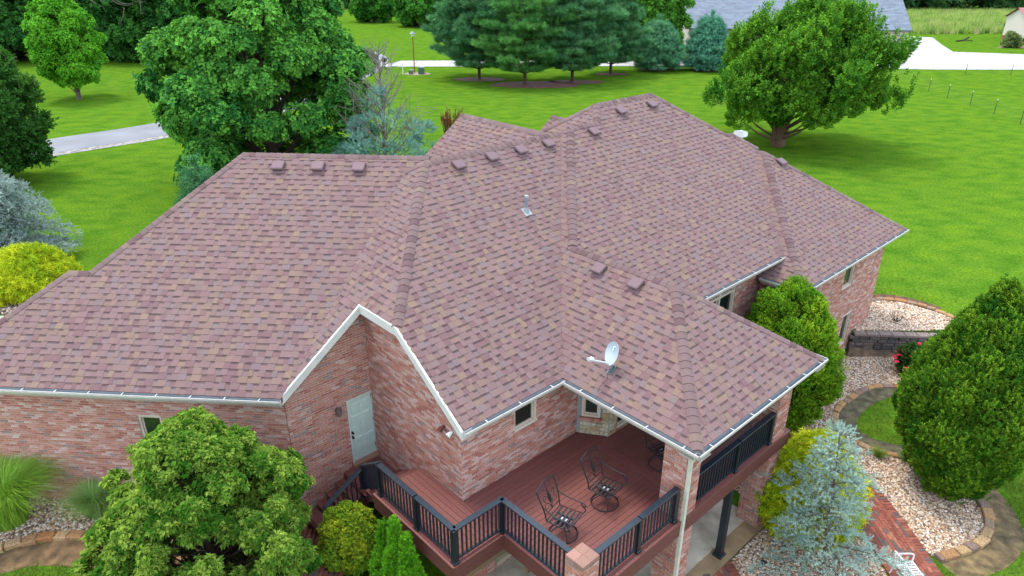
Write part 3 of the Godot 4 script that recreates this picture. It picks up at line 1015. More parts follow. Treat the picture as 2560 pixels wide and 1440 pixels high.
func roof_vent(house: Node3D, x: float, z: float, pl: String) -> void:
	var p: Dictionary = PL[pl]
	var c := rp(pl, x, z)
	var U: Vector3 = p.U * 0.88
	var V: Vector3 = p.V * 0.88
	var N: Vector3 = p.N
	var col := lin(104, 85, 89)
	var fl := hmb()
	fl.box(c + N * 0.028 - V * 0.17, U * 0.22, V * 0.1, N * 0.004, lin(116, 92, 95))
	fl.box(c + N * 0.075 - V * 0.02, U * 0.155, V * 0.15, N * 0.045, lin(66, 52, 54))
	var root := part(house, "roof_vent", fl, M.vent)
	# hood: low at the back, open at the front, with rounded shoulders
	var h := hmb()
	var rows := [[0.19, 0.035], [0.165, 0.115], [-0.17, 0.165], [-0.205, 0.15], [-0.215, 0.105]]
	for k in rows.size() - 1:
		var a0: Vector3 = c + V * rows[k][0] + N * rows[k][1]
		var a1: Vector3 = c + V * rows[k + 1][0] + N * rows[k + 1][1]
		for sgn in [-1, 1]:
			h.quad(a0, a1, a1 + U * 0.18 * sgn, a0 + U * 0.18 * sgn, N - V * 0.2, col)
			h.quad(a0 + U * 0.18 * sgn, a1 + U * 0.18 * sgn, a1 + U * 0.2 * sgn - N * 0.02, a0 + U * 0.2 * sgn - N * 0.02, N + U * sgn, col)
			var d0 := minf(0.05, rows[k][1] - 0.03)
			var d1 := minf(0.05, rows[k + 1][1] - 0.03)
			h.quad(a0 + U * 0.2 * sgn - N * 0.02, a1 + U * 0.2 * sgn - N * 0.02, a1 + U * 0.2 * sgn - N * (0.02 + d1), a0 + U * 0.2 * sgn - N * (0.02 + d0), U * sgn, col)
	part(root, "hood", h, M.vent)
	var gr := hmb()
	for k in 4:
		gr.box(c + N * (0.05 + 0.018 * k) - V * 0.175, U * 0.15, V * 0.004, N * 0.004, lin(92, 76, 78))
	part(root, "grille", gr, M.vent)


# ---------------------------------------------------------------- deck, rails and what stands on it
const DO := Vector3(9, 0, -9)


func dmb() -> MB:
	var b := MB.new()
	b.org = DO
	return b


func board_color() -> Color:
	return vary(lin(112, 61, 55), 0.08)


func board(deck: Node3D, lo: Vector3, hi: Vector3) -> void:
	var b := dmb()
	var h := (hi - lo) * 0.5
	b.block((lo + hi) * 0.5, Vector3(h.x, 0, 0), Vector3(0, h.y, 0), Vector3(0, 0, h.z), 0.004, board_color())
	part(deck, "board", b, M.deck)


func boards_x(deck: Node3D, x0: float, x1: float, z0: float, z1: float, y: float) -> void:
	var z := z0
	while z < z1 - 0.03:
		board(deck, Vector3(x0, y - 0.026, z), Vector3(x1, y, minf(z + 0.137, z1)))
		z += 0.1435


func boards_z(deck: Node3D, x0: float, x1: float, z0: float, z1: float, y: float) -> void:
	var x := x0
	while x < x1 - 0.03:
		board(deck, Vector3(x, y - 0.026, z0), Vector3(minf(x + 0.137, x1), y, z1))
		x += 0.1435


func rail_run(deck: Node3D, a: Vector3, b: Vector3) -> void:
	var black := lin(32, 41, 52)
	var run := group_node(deck, "railing")
	var t := dmb()
	var h := Vector3(0, 0.95, 0)
	var d := (b - a).normalized()
	var ext := d * 0.03
	var s := d.cross(Vector3.UP).normalized()
	t.block((a + b) * 0.5 + h, (b - a) * 0.5 + ext, Vector3(0, 0.02, 0), s * 0.072, 0.006, black)
	t.beam(a + h - Vector3(0, 0.045, 0), b + h - Vector3(0, 0.045, 0), 0.05, 0.045, black)
	part(run, "top_rail", t, M.rail)
	var bt := dmb()
	bt.beam(a + Vector3(0, 0.1, 0), b + Vector3(0, 0.1, 0), 0.055, 0.045, black)
	part(run, "bottom_rail", bt, M.rail)
	var n := int(Vector2(b.x - a.x, b.z - a.z).length() / 0.118)
	for k in n:
		var p := a.lerp(b, (k + 0.5) / n)
		var q := dmb()
		q.box(p + Vector3(0, 0.51, 0), d * Vector3(1, 0, 1) * 0.017, Vector3(0, 0.4, 0), s * 0.017, black)
		part(run, "baluster", q, M.rail)


func rail_post(deck: Node3D, x: float, z: float, y0: float, y1: float) -> void:
	var black := lin(26, 32, 40)
	var p := dmb()
	p.cube(Vector3(x - 0.06, y0, z - 0.06), Vector3(x + 0.06, y1, z + 0.06), black)
	var o := part(deck, "post", p, M.rail)
	var f := dmb()
	f.block(Vector3(x, y0 + 0.03, z), Vector3(0.078, 0, 0), Vector3(0, 0.03, 0), Vector3(0, 0, 0.078), 0.012, black)
	part(o, "skirt", f, M.rail)


func build_deck() -> void:
	var deck := thing("timber_deck", "raised red brown board deck with black railings behind the brick house", "deck", hw(DO.x, DO.y, DO.z), TURN)
	var Y := 3.0
	boards_z(deck, 6.57, 7.95, -12.02, -8.95, Y)
	boards_x(deck, 8.0, 12.4, -10.35, -9.63, Y)
	boards_x(deck, 8.0, 11.84, -9.63, -6.47, Y)
	board(deck, Vector3(7.957, Y - 0.026, -10.3), Vector3(7.993, Y, -8.95))
	boards_z(deck, 11.85, 12.13, -9.62, -6.47, Y)
	boards_x(deck, 12.14, 16.3, -9.62, -6.47, Y)
	# landing by the door and the steps up to it and down from it
	boards_x(deck, 6.86, 7.94, -14.14, -13.05, 2.15)
	for k in 3:
		boards_x(deck, 6.68, 7.94, -13.04 + 0.34 * k, -12.72 + 0.34 * k, 2.3625 + 0.2125 * k)
	for k in 4:
		boards_z(deck, 6.55 - 0.295 * k, 6.85 - 0.295 * k, -14.13, -13.06, 1.98 - 0.16 * k)
	var rim := lin(100, 54, 50)
	var rs := [
		[Vector3(6.53, 0, -12.03), Vector3(6.53, 0, -8.9), 3.0], [Vector3(6.53, 0, -8.91), Vector3(7.99, 0, -8.91), 3.0], [Vector3(7.97, 0, -8.9), Vector3(7.97, 0, -6.42), 3.0],
		[Vector3(7.97, 0, -6.43), Vector3(16.33, 0, -6.43), 3.0], [Vector3(16.32, 0, -6.42), Vector3(16.32, 0, -9.64), 3.0],
	]
	for r in rs:
		var m := dmb()
		var a: Vector3 = r[0]; var b: Vector3 = r[1]
		m.beam(a + Vector3(0, 2.86, 0), b + Vector3(0, 2.86, 0), 0.035, 0.24, rim)
		m.beam(a + Vector3(0, 2.64, 0), b + Vector3(0, 2.64, 0), 0.028, 0.18, rim)
		m.beam(a + Vector3(0, 2.988, 0), b + Vector3(0, 2.988, 0), 0.06, 0.02, vary(lin(122, 72, 66), 0.03))
		part(deck, "rim_board", m, M.deck)
	# risers and stringers
	for k in 4:
		var m := dmb()
		m.cube(Vector3(6.69, 2.14 + 0.2125 * k, -13.05 + 0.34 * k), Vector3(7.94, 2.335 + 0.2125 * k, -13.03 + 0.34 * k), rim)
		part(deck, "riser", m, M.deck)
		m = dmb()
		m.cube(Vector3(6.84 - 0.295 * k, 1.83 - 0.16 * k, -14.12), Vector3(6.86 - 0.295 * k, 1.97 - 0.16 * k + (0.15 if k == 0 else 0.0), -13.06), rim)
		part(deck, "riser", m, M.deck)
	var last := dmb()
	last.cube(Vector3(5.66, 1.2, -14.12), Vector3(5.68, 1.475, -13.06), rim)
	part(deck, "riser", last, M.deck)
	for e in [[Vector3(6.62, 2.9, -12.0), Vector3(6.84, 2.0, -13.08)], [Vector3(6.9, 1.98, -13.03), Vector3(5.66, 1.32, -13.03)]]:
		var m := dmb()
		m.beam(e[0], e[1], 0.035, 0.28, rim)
		part(deck, "stringer", m, M.deck)
	var bm := dmb()
	for q in [[Vector3(6.7, 2.45, -9.0), Vector3(12.0, 2.45, -9.0)], [Vector3(8.0, 2.45, -6.62), Vector3(16.2, 2.45, -6.62)], [Vector3(8.0, 2.45, -8.2), Vector3(16.2, 2.45, -8.2)]]:
		bm.beam(q[0], q[1], 0.09, 0.24, lin(120, 96, 74))
	part(deck, "joist", bm, M.deck)
	# posts
	for q in [[6.63, -11.85, 3.0, 3.93], [6.63, -10.34, 3.0, 3.93], [6.63, -8.98, 3.0, 3.93], [7.98, -8.98, 3.0, 3.93], [9.75, -6.55, 3.0, 3.93], [11.08, -6.55, 3.0, 3.93], [13.66, -6.53, 3.0, 3.93], [15.32, -6.53, 3.0, 3.93], [6.83, -13.02, 2.15, 3.08], [5.72, -13.03, 1.3, 2.42], [16.22, -7.2, 3.0, 3.93], [16.22, -9.55, 3.0, 3.93]]:
		rail_post(deck, q[0], q[1], q[2], q[3])
	for q in [[6.72, -11.6], [6.62, -9.02], [13.75, -6.6]]:
		var m := dmb()
		var y0 := ground_y(hw(q[0], 0, q[1]).x, hw(q[0], 0, q[1]).z)
		m.cube(Vector3(q[0] - 0.085, y0 - 0.05, q[1] - 0.085), Vector3(q[0] + 0.085, 2.55, q[1] + 0.085), lin(38, 44, 50))
		var sp := part(deck, "support_post", m, M.rail)
		m = dmb()
		m.block(Vector3(q[0], y0 + 0.08, q[1]), Vector3(0.135, 0, 0), Vector3(0, 0.05, 0), Vector3(0, 0, 0.135), 0.02, lin(38, 44, 50))
		part(sp, "base_plate", m, M.rail)
	rail_run(deck, Vector3(6.63, 3, -11.79), Vector3(6.63, 3, -10.4))
	rail_run(deck, Vector3(6.63, 3, -10.28), Vector3(6.63, 3, -9.0))
	rail_run(deck, Vector3(6.66, 3, -8.98), Vector3(7.98, 3, -8.98))
	rail_run(deck, Vector3(7.98, 3, -8.96), Vector3(7.98, 3, -6.9))
	rail_run(deck, Vector3(8.3, 3, -6.55), Vector3(9.7, 3, -6.55))
	rail_run(deck, Vector3(9.8, 3, -6.55), Vector3(11.1, 3, -6.55))
	rail_run(deck, Vector3(11.85, 3, -6.53), Vector3(13.6, 3, -6.53))
	rail_run(deck, Vector3(13.7, 3, -6.53), Vector3(15.36, 3, -6.53))
	rail_run(deck, Vector3(16.22, 3, -7.15), Vector3(16.22, 3, -9.5))
	rail_run(deck, Vector3(6.66, 3.0, -11.87), Vector3(6.82, 2.16, -13.0))
	rail_run(deck, Vector3(6.8, 2.05, -13.03), Vector3(5.74, 1.46, -13.03))


func curve(a: Array, steps := 6) -> Array:
	var c := Curve3D.new()
	for k in a.size():
		var d: Vector3 = (a[mini(k + 1, a.size() - 1)] - a[maxi(k - 1, 0)]) * 0.17
		c.add_point(a[k], -d, d)
	var out := []
	for k in (a.size() - 1) * steps + 1:
		out.append(c.sample(mini(k / steps, a.size() - 2), float(k) / steps - mini(k / steps, a.size() - 2)))
	return out


func rod(m: MB, pts: Array, r: float, col: Color, sides := 6) -> void:
	var rad := []
	for p in pts:
		rad.append(r)
	m.tube(pts, rad, sides, col)


func build_chair(at: Vector3, turn: float, label: String) -> Node3D:
	var ch := thing("iron_chair", label, "chair", at, turn, "iron chairs on the deck")
	var k := lin(44, 42, 44)
	# seat frame and flat seat straps
	var m := MB.new()
	rod(m, [Vector3(-0.27, 0.42, -0.24), Vector3(-0.3, 0.43, 0.27), Vector3(0.3, 0.43, 0.27), Vector3(0.27, 0.42, -0.24), Vector3(-0.27, 0.42, -0.24)], 0.014, k)
	part(ch, "seat_frame", m, M.iron)
	for j in 5:
		m = MB.new()
		m.box(Vector3(0, 0.415, -0.17 + 0.095 * j), Vector3(0.28, 0, 0), Vector3(0, 0.004, 0), Vector3(0, 0, 0.021), k)
		part(ch, "seat_slat", m, M.iron)
	# back: two uprights, arched top, lower rail, scrolled ornament
	m = MB.new()
	for s in [-1, 1]:
		rod(m, curve([Vector3(0.27 * s, 0.42, -0.24), Vector3(0.28 * s, 0.62, -0.28), Vector3(0.31 * s, 0.86, -0.36), Vector3(0.325 * s, 1.07, -0.45)]), 0.014, k)
	rod(m, curve([Vector3(-0.325, 1.07, -0.45), Vector3(-0.17, 1.1, -0.47), Vector3(0, 1.13, -0.485), Vector3(0.17, 1.1, -0.47), Vector3(0.325, 1.07, -0.45)], 4), 0.013, k)
	rod(m, curve([Vector3(-0.315, 1.0, -0.42), Vector3(0, 1.06, -0.45), Vector3(0.315, 1.0, -0.42)], 5), 0.009, k)
	rod(m, [Vector3(-0.275, 0.55, -0.262), Vector3(0.275, 0.55, -0.262)], 0.011, k)
	var back := part(ch, "backrest", m, M.iron)
	m = MB.new()
	for s in [-1, 1]:
		rod(m, curve([Vector3(0, 0.55, -0.265), Vector3(0.05 * s, 0.66, -0.3), Vector3(0.14 * s, 0.74, -0.325), Vector3(0.2 * s, 0.82, -0.35), Vector3(0.16 * s, 0.89, -0.375), Vector3(0.1 * s, 0.84, -0.355), Vector3(0.15 * s, 0.8, -0.345)], 4), 0.007, k, 5)
		rod(m, curve([Vector3(0, 0.6, -0.28), Vector3(0.08 * s, 0.64, -0.29), Vector3(0.19 * s, 0.63, -0.285), Vector3(0.21 * s, 0.7, -0.31), Vector3(0.15 * s, 0.71, -0.315)], 4), 0.006, k, 5)
		rod(m, curve([Vector3(0, 0.9, -0.38), Vector3(0.06 * s, 0.96, -0.405), Vector3(0.15 * s, 0.99, -0.425)], 4), 0.006, k, 5)
	m.tube([Vector3(0, 0.66, -0.3), Vector3(0, 0.74, -0.325), Vector3(0, 0.83, -0.355), Vector3(0, 0.93, -0.392)], [0.012, 0.04, 0.034, 0.008], 8, k)
	rod(m, [Vector3(0, 0.55, -0.262), Vector3(0, 1.07, -0.46)], 0.006, k, 5)
	part(back, "scrollwork", m, M.iron)
	# arms with curled ends
	for s in [-1, 1]:
		m = MB.new()
		rod(m, curve([Vector3(0.29 * s, 0.74, -0.315), Vector3(0.31 * s, 0.68, -0.12), Vector3(0.325 * s, 0.655, 0.12), Vector3(0.325 * s, 0.66, 0.26), Vector3(0.325 * s, 0.62, 0.315), Vector3(0.325 * s, 0.58, 0.285), Vector3(0.325 * s, 0.6, 0.25)], 5), 0.013, k)
		rod(m, curve([Vector3(0.3 * s, 0.43, 0.27), Vector3(0.34 * s, 0.5, 0.31), Vector3(0.33 * s, 0.57, 0.25), Vector3(0.325 * s, 0.655, 0.2)], 5), 0.012, k)
		part(ch, "arm", m, M.iron)
	# swivel rocker, ring base and curved legs
	m = MB.new()
	m.cube(Vector3(-0.11, 0.33, -0.12), Vector3(0.11, 0.37, 0.12), k)
	m.cube(Vector3(-0.1, 0.37, -0.2), Vector3(-0.07, 0.405, 0.2), lin(70, 70, 74))
	m.cube(Vector3(0.07, 0.37, -0.2), Vector3(0.1, 0.405, 0.2), lin(70, 70, 74))
	m.tube([Vector3(0, 0.16, 0), Vector3(0, 0.34, 0)], [0.035, 0.045], 10, k)
	for j in 2:
		m.cube(Vector3(-0.035, 0.372, -0.06 + 0.09 * j), Vector3(0.035, 0.388, -0.02 + 0.09 * j), lin(210, 212, 214))
	part(ch, "swivel", m, M.iron)
	m = MB.new()
	var ring := []
	for j in 25:
		ring.append(Vector3(cos(TAU * j / 24.0) * 0.29, 0.02, sin(TAU * j / 24.0) * 0.29))
	rod(m, ring, 0.014, k)
	part(ch, "base_ring", m, M.iron)
	for j in 4:
		m = MB.new()
		var a := TAU * (j + 0.5) / 4.0
		var e := Vector3(cos(a), 0, sin(a))
		rod(m, curve([e * 0.02 + Vector3(0, 0.2, 0), e * 0.13 + Vector3(0, 0.2, 0), e * 0.25 + Vector3(0, 0.11, 0), e * 0.29 + Vector3(0, 0.02, 0)], 5), 0.013, k)
		part(ch, "leg", m, M.iron)
	ch.scale = Vector3.ONE * 1.12
	return ch


func build_dish() -> void:
	var b := rp("porch", 11.58, -8.99)
	var at: Vector3 = HB * (b + PL.porch.N * 0.018)
	var d := thing("satellite_dish", "small pale grey oval satellite dish on the porch roof slope", "satellite dish", at)
	var N: Vector3 = HB * PL.porch.N
	var U: Vector3 = HB * PL.porch.U
	var V: Vector3 = HB * PL.porch.V
	var m := MB.new()
	m.box(N * 0.01, U * 0.07, V * 0.13, N * 0.012, lin(92, 98, 104))
	m.box(N * 0.035, U * 0.035, V * 0.1, N * 0.02, lin(64, 68, 72))
	part(d, "foot", m, M.metal_white)
	m = MB.new()
	rod(m, [N * 0.03, Vector3(0, 0.14, 0), Vector3(0.0, 0.34, 0)], 0.024, lin(120, 126, 132), 8)
	m.cube(Vector3(-0.05, 0.2, -0.05), Vector3(0.05, 0.34, 0.05), lin(150, 154, 158))
	part(d, "mast", m, M.metal_white)
	# shallow bowl
	var f := Vector3(-0.83, 0.33, 0.45).normalized()
	var up := (Vector3.UP - f * f.y).normalized()
	var rt := up.cross(f)
	var c := Vector3(0.02, 0.46, 0.02)
	m = MB.new()
	var rings := []
	for i in 7:
		var r := i / 6.0
		var ring := []
		for j in 28:
			var a := TAU * j / 28.0
			ring.append(c + rt * cos(a) * r * 0.22 + up * sin(a) * r * 0.30 + f * (r * r * 0.075))
		rings.append(ring)
	var wc := lin(158, 170, 178)
	for i in 6:
		for j in 28:
			var q := (j + 1) % 28
			m.quad(rings[i][j], rings[i][q], rings[i + 1][q], rings[i + 1][j], f, wc)
			m.quad(rings[i][j] - f * 0.008, rings[i][q] - f * 0.008, rings[i + 1][q] - f * 0.008, rings[i + 1][j] - f * 0.008, -f, wc)
	for j in 28:
		var q := (j + 1) % 28
		m.quad(rings[6][j], rings[6][q], rings[6][q] - f * 0.008, rings[6][j] - f * 0.008, rings[6][j] - c, wc)
	var dish := part(d, "reflector", m, M.plastic)
	# pale two-stroke mark on the upper half of the bowl
	m = MB.new()
	var mk := c + f * 0.03 + up * 0.12 - rt * 0.04
	m.box(mk, rt * 0.012, up * 0.06, f * 0.002, lin(214, 218, 222))
	m.box(mk + up * 0.055 + rt * 0.03, rt * 0.02, up * 0.012, f * 0.002, lin(214, 218, 222))
	part(dish, "pale_mark", m, M.plastic)
	m = MB.new()
	var low := c - up * 0.27 + f * 0.03
	var tip := c + f * 0.66 - up * 0.2
	m.beam(low - f * 0.12, tip, 0.035, 0.025, lin(186, 192, 198))
	part(d, "feed_arm", m, M.plastic)
	m = MB.new()
	m.tube([tip - f * 0.02 + up * 0.02, tip + up * 0.05 - f * 0.05], [0.03, 0.045], 10, lin(214, 218, 222))
	m.tube([tip + up * 0.02 + rt * 0.05, tip + up * 0.07 - f * 0.04 + rt * 0.07], [0.025, 0.035], 10, lin(220, 222, 224))
	m.box(tip, f * 0.05, up * 0.03, rt * 0.06, lin(150, 158, 164))
	part(d, "feed_horn", m, M.plastic)
	# coax cable that runs down the shingles to the gutter
	m = MB.new()
	var pts := []
	for q in [[0.0, 0.0], [-0.02, -0.12], [0.05, -0.3], [0.02, -0.5], [0.05, -0.66]]:
		pts.append(V * q[1] + U * q[0] + N * 0.02)
	rod(m, curve(pts, 4), 0.006, lin(58, 50, 52), 5)
	part(d, "cable", m, M.iron)


# ---------------------------------------------------------------- ground
func w2(list: Array) -> PackedVector2Array:
	return pv(list)


func sheet(called: String, poly: PackedVector2Array, lift: float, col: Color, m: Material, step := 1.0, block := true, gap := 0.0) -> MeshInstance3D:
	if not Geometry2D.is_polygon_clockwise(poly) == false:
		poly.reverse()
	# a thin draped sheet: the polygon cut into cells that follow the ground
	var mb := MB.new()
	var lo := Vector2(1e9, 1e9); var hi := Vector2(-1e9, -1e9)
	for q in poly:
		lo = lo.min(q); hi = hi.max(q)
	var nx := int(ceil((hi.x - lo.x) / step)); var nz := int(ceil((hi.y - lo.y) / step))
	for i in nx:
		for j in nz:
			var c := lo + Vector2(i, j) * step
			var e := step - gap
			var cell := PackedVector2Array([c, c + Vector2(e, 0), c + Vector2(e, e), c + Vector2(0, e)])
			for g in Geometry2D.intersect_polygons(cell, poly):
				var idx := Geometry2D.triangulate_polygon(g)
				for t in range(0, idx.size(), 3):
					var w := []
					for k in 3:
						var q: Vector2 = g[idx[t + k]]
						w.append(Vector3(q.x, ground_y(q.x, q.y) + lift, q.y))
					mb.face(w[0], w[1], w[2], Vector3.UP, col)
	if block:
		keep_out.append(poly)
	return structure(called, mb, m)


func smooth_line(pts: Array, steps := 8) -> PackedVector2Array:
	var c := Curve2D.new()
	for k in pts.size():
		var d: Vector2 = (pts[mini(k + 1, pts.size() - 1)] - pts[maxi(k - 1, 0)]) * 0.17
		c.add_point(pts[k], -d, d)
	var out := PackedVector2Array()
	for k in (pts.size() - 1) * steps + 1:
		var i := mini(k / steps, pts.size() - 2)
		out.append(c.sample(i, float(k) / steps - i))
	return out


func ribbon(line: PackedVector2Array, left: float, right: float) -> PackedVector2Array:
	var a := PackedVector2Array()
	var b := PackedVector2Array()
	for k in line.size():
		var d := (line[mini(k + 1, line.size() - 1)] - line[maxi(k - 1, 0)]).normalized()
		var n := Vector2(d.y, -d.x)
		a.append(line[k] + n * left)
		b.append(line[k] - n * right)
	b.reverse()
	a.append_array(b)
	return a


func build_ground() -> void:
	# one sheet to the horizon, fine near the house
	var xs := []
	var zs := []
	for x in [-900.0, -600.0, -400.0, -250.0, -160.0, -110.0, -80.0, -60.0, -45.0, -36.0]: xs.append(x)
	var x2 := -30.0
	while x2 <= 34.0:
		xs.append(x2); x2 += 0.5
	for x in [38.0, 46.0, 60.0, 80.0, 110.0, 160.0, 250.0, 400.0, 600.0, 900.0]: xs.append(x)
	for z in [-1100.0, -700.0, -450.0, -300.0, -200.0, -140.0, -100.0, -75.0, -60.0, -50.0, -44.0]: zs.append(z)
	x2 = -40.0
	while x2 <= -4.0:
		zs.append(x2); x2 += 0.5
	zs.append(-25.15); zs.append(-25.07)
	for z in [2.0, 12.0, 30.0, 80.0, 300.0]: zs.append(z)
	zs.sort()
	var lawn := MB.new()
	var green := Color(0.138, 0.222, 0.034)
	for i in xs.size() - 1:
		for j in zs.size() - 1:
			var p := []
			for q in [[0, 0], [1, 0], [1, 1], [0, 1]]:
				var x: float = xs[i + q[0]]; var z: float = zs[j + q[1]]
				p.append(Vector3(x, ground_y(x, z) - 0.004, z))
			lawn.quad(p[0], p[1], p[2], p[3], Vector3.UP, green)
	structure("lawn", lawn, M.lawn)

	# house and deck stand here
	var hp := PackedVector2Array()
	for q in [[5.6, -14.2], [7.97, -14.2], [7.97, -10.3], [12, -10.3], [16.5, -9.6], [21.3, -9.1], [28.8, -9.1], [28.8, -21.4], [5.0, -21.4], [-1, -21.2]]:
		var w := hw(q[0], 0, q[1])
		hp.append(Vector2(w.x, w.z))
	keep_out.append(hp)

	# asphalt drive from the left, round behind the big maple
	var drive := smooth_line([Vector2(-62, -26), Vector2(-46, -44), Vector2(-36.3, -54.3), Vector2(-30, -61), Vector2(-24.5, -70.5), Vector2(-21.5, -84), Vector2(-20.2, -100), Vector2(-22.5, -112), Vector2(-30, -121), Vector2(-48, -131)], 6)
	sheet("driveway", ribbon(drive, 2.7, 2.7), 0.02, Color(0.185, 0.19, 0.205), M.asphalt, 4.0)
	var verge := sheet("stone_verge", ribbon(drive.slice(0, 26), -2.7, 3.7), 0.012, Color(0.42, 0.39, 0.36), M.soil, 4.0)
	verge.name = "verge"
	# pale concrete road and turning pad
	var pad := w2([-18.6, -99.4, 33, -100.4, 56, -96.6, 130, -96.2, 130, -108, 92, -108.5, 70, -116.5, 74, -127, 79, -139, 74.6, -142.8, 63, -139, 57, -128, 54, -107.5, 33, -106.6, -16, -105.6])
	sheet("roadbed", pad, 0.016, Color(0.2, 0.18, 0.16), M.soil, 8.0)
	sheet("road", pad, 0.03, Color(0.50, 0.48, 0.465), M.concrete, 5.0, true, 0.07)

	# walk-out patio and its stamped border
	var pt := MB.new()
	pt.org = Vector3.ZERO
	var slab := MB.new()
	slab.cube(Vector3(8.2, -0.1, -10.36), Vector3(15.75, 0.05, -6.82), Color(0.66, 0.57, 0.45))
	var o := structure("patio", slab, M.concrete)
	o.rotation.y = TURN
	slab = MB.new()
	slab.cube(Vector3(7.6, -0.1, -6.815), Vector3(16.3, 0.047, -6.32), Color(0.42, 0.28, 0.15))
	o = structure("patio_border", slab, M.concrete)
	o.rotation.y = TURN
	var pp := PackedVector2Array()
	for q in [[7.6, -6.3], [16.4, -6.3], [16.4, -10.4], [7.6, -10.4]]:
		var w := hw(q[0], 0, q[1])
		pp.append(Vector2(w.x, w.z))
	keep_out.append(pp)

	build_beds()


var pebble_mesh: ArrayMesh


func make_pebble() -> void:
	var mb := MB.new()
	var t := 1.618
	var v := [Vector3(-1, t, 0), Vector3(1, t, 0), Vector3(-1, -t, 0), Vector3(1, -t, 0), Vector3(0, -1, t), Vector3(0, 1, t), Vector3(0, -1, -t), Vector3(0, 1, -t), Vector3(t, 0, -1), Vector3(t, 0, 1), Vector3(-t, 0, -1), Vector3(-t, 0, 1)]
	for k in v.size():
		v[k] = v[k].normalized() * rng.randf_range(0.85, 1.15)
	for f in [[0, 11, 5], [0, 5, 1], [0, 1, 7], [0, 7, 10], [0, 10, 11], [1, 5, 9], [5, 11, 4], [11, 10, 2], [10, 7, 6], [7, 1, 8], [3, 9, 4], [3, 4, 2], [3, 2, 6], [3, 6, 8], [3, 8, 9], [4, 9, 5], [2, 4, 11], [6, 2, 10], [8, 6, 7], [9, 8, 1]]:
		var s := Vector3(1.25, 0.75, 1.0)
		mb.tri_n(v[f[0]] * s, v[f[0]].normalized(), v[f[2]] * s, v[f[2]].normalized(), v[f[1]] * s, v[f[1]].normalized(), Color.WHITE)
	pebble_mesh = mb.mesh(M.pebble)


func in_any(p: Vector2, list: Array) -> bool:
	for g in list:
		if Geometry2D.is_point_in_polygon(p, g):
			return true
	return false


func gravel(called: String, label: String, poly: PackedVector2Array, holes: Array, density: float, size: float, base: Color, tones: Array) -> void:
	sheet("gravel_bed", poly, 0.012, base, M.soil, 0.7)
	var s := Swarm.new()
	var lo := Vector2(1e9, 1e9); var hi := Vector2(-1e9, -1e9)
	for q in poly:
		lo = lo.min(q); hi = hi.max(q)
	var n := int((hi.x - lo.x) * (hi.y - lo.y) * density)
	for k in n:
		var p := Vector2(rng.randf_range(lo.x, hi.x), rng.randf_range(lo.y, hi.y))
		if not Geometry2D.is_point_in_polygon(p, poly) or in_any(p, holes):
			continue
		var r := size * rng.randf_range(0.6, 1.35)
		var up := Vector3(rng.randf_range(-0.5, 0.5), 1, rng.randf_range(-0.5, 0.5))
		s.put(Vector3(p.x, ground_y(p.x, p.y) + 0.015 + r * rng.randf_range(0.1, 0.7), p.y), up, rng.randf() * TAU, r, vary(tones[rng.randi() % tones.size()], 0.15))
	var o := s.node(numbered(called), pebble_mesh)
	add_child(o)
	o.set_meta("kind", "stuff")
	tag(o, label, "gravel")


var river := []


func stone_row(label: String, pts: Array, wide: float, high: float, len0: float, len1: float, tones: Array, group := "") -> void:
	var line := smooth_line(pts, 10)
	var base := Vector3(line[0].x, ground_y(line[0].x, line[0].y), line[0].y)
	var row := thing("stone_edging", label, "edging", base, 0.0, group)
	var total := 0.0
	var acc := [0.0]
	for k in line.size() - 1:
		total += line[k].distance_to(line[k + 1])
		acc.append(total)
	var s := 0.0
	while s < total - 0.1:
		var l := minf(rng.randf_range(len0, len1), total - s)
		var mid := s + l * 0.5
		var k := 0
		while k < acc.size() - 2 and acc[k + 1] < mid: k += 1
		var f: float = (mid - acc[k]) / maxf(1e-4, acc[k + 1] - acc[k])
		var p := line[k].lerp(line[k + 1], f)
		var d := (line[k + 1] - line[k]).normalized()
		var n := Vector2(-d.y, d.x)
		p += n * rng.randf_range(-0.02, 0.02)
		var y := ground_y(p.x, p.y)
		var m := MB.new()
		var hh := high * rng.randf_range(0.85, 1.1)
		var tilt := Vector3(0, rng.randf_range(-0.012, 0.012), 0)
		m.block(Vector3(p.x, y + hh * 0.5 - 0.06, p.y) - base, Vector3(d.x, 0, d.y) * (l * 0.5 - 0.008) + tilt, Vector3(0, hh * 0.5 + 0.03, 0), Vector3(n.x, 0, n.y) * wide * 0.5 * rng.randf_range(0.9, 1.08), 0.025, vary(tones[rng.randi() % tones.size()], 0.12))
		part(row, "stone", m, M.stone)
		s += l


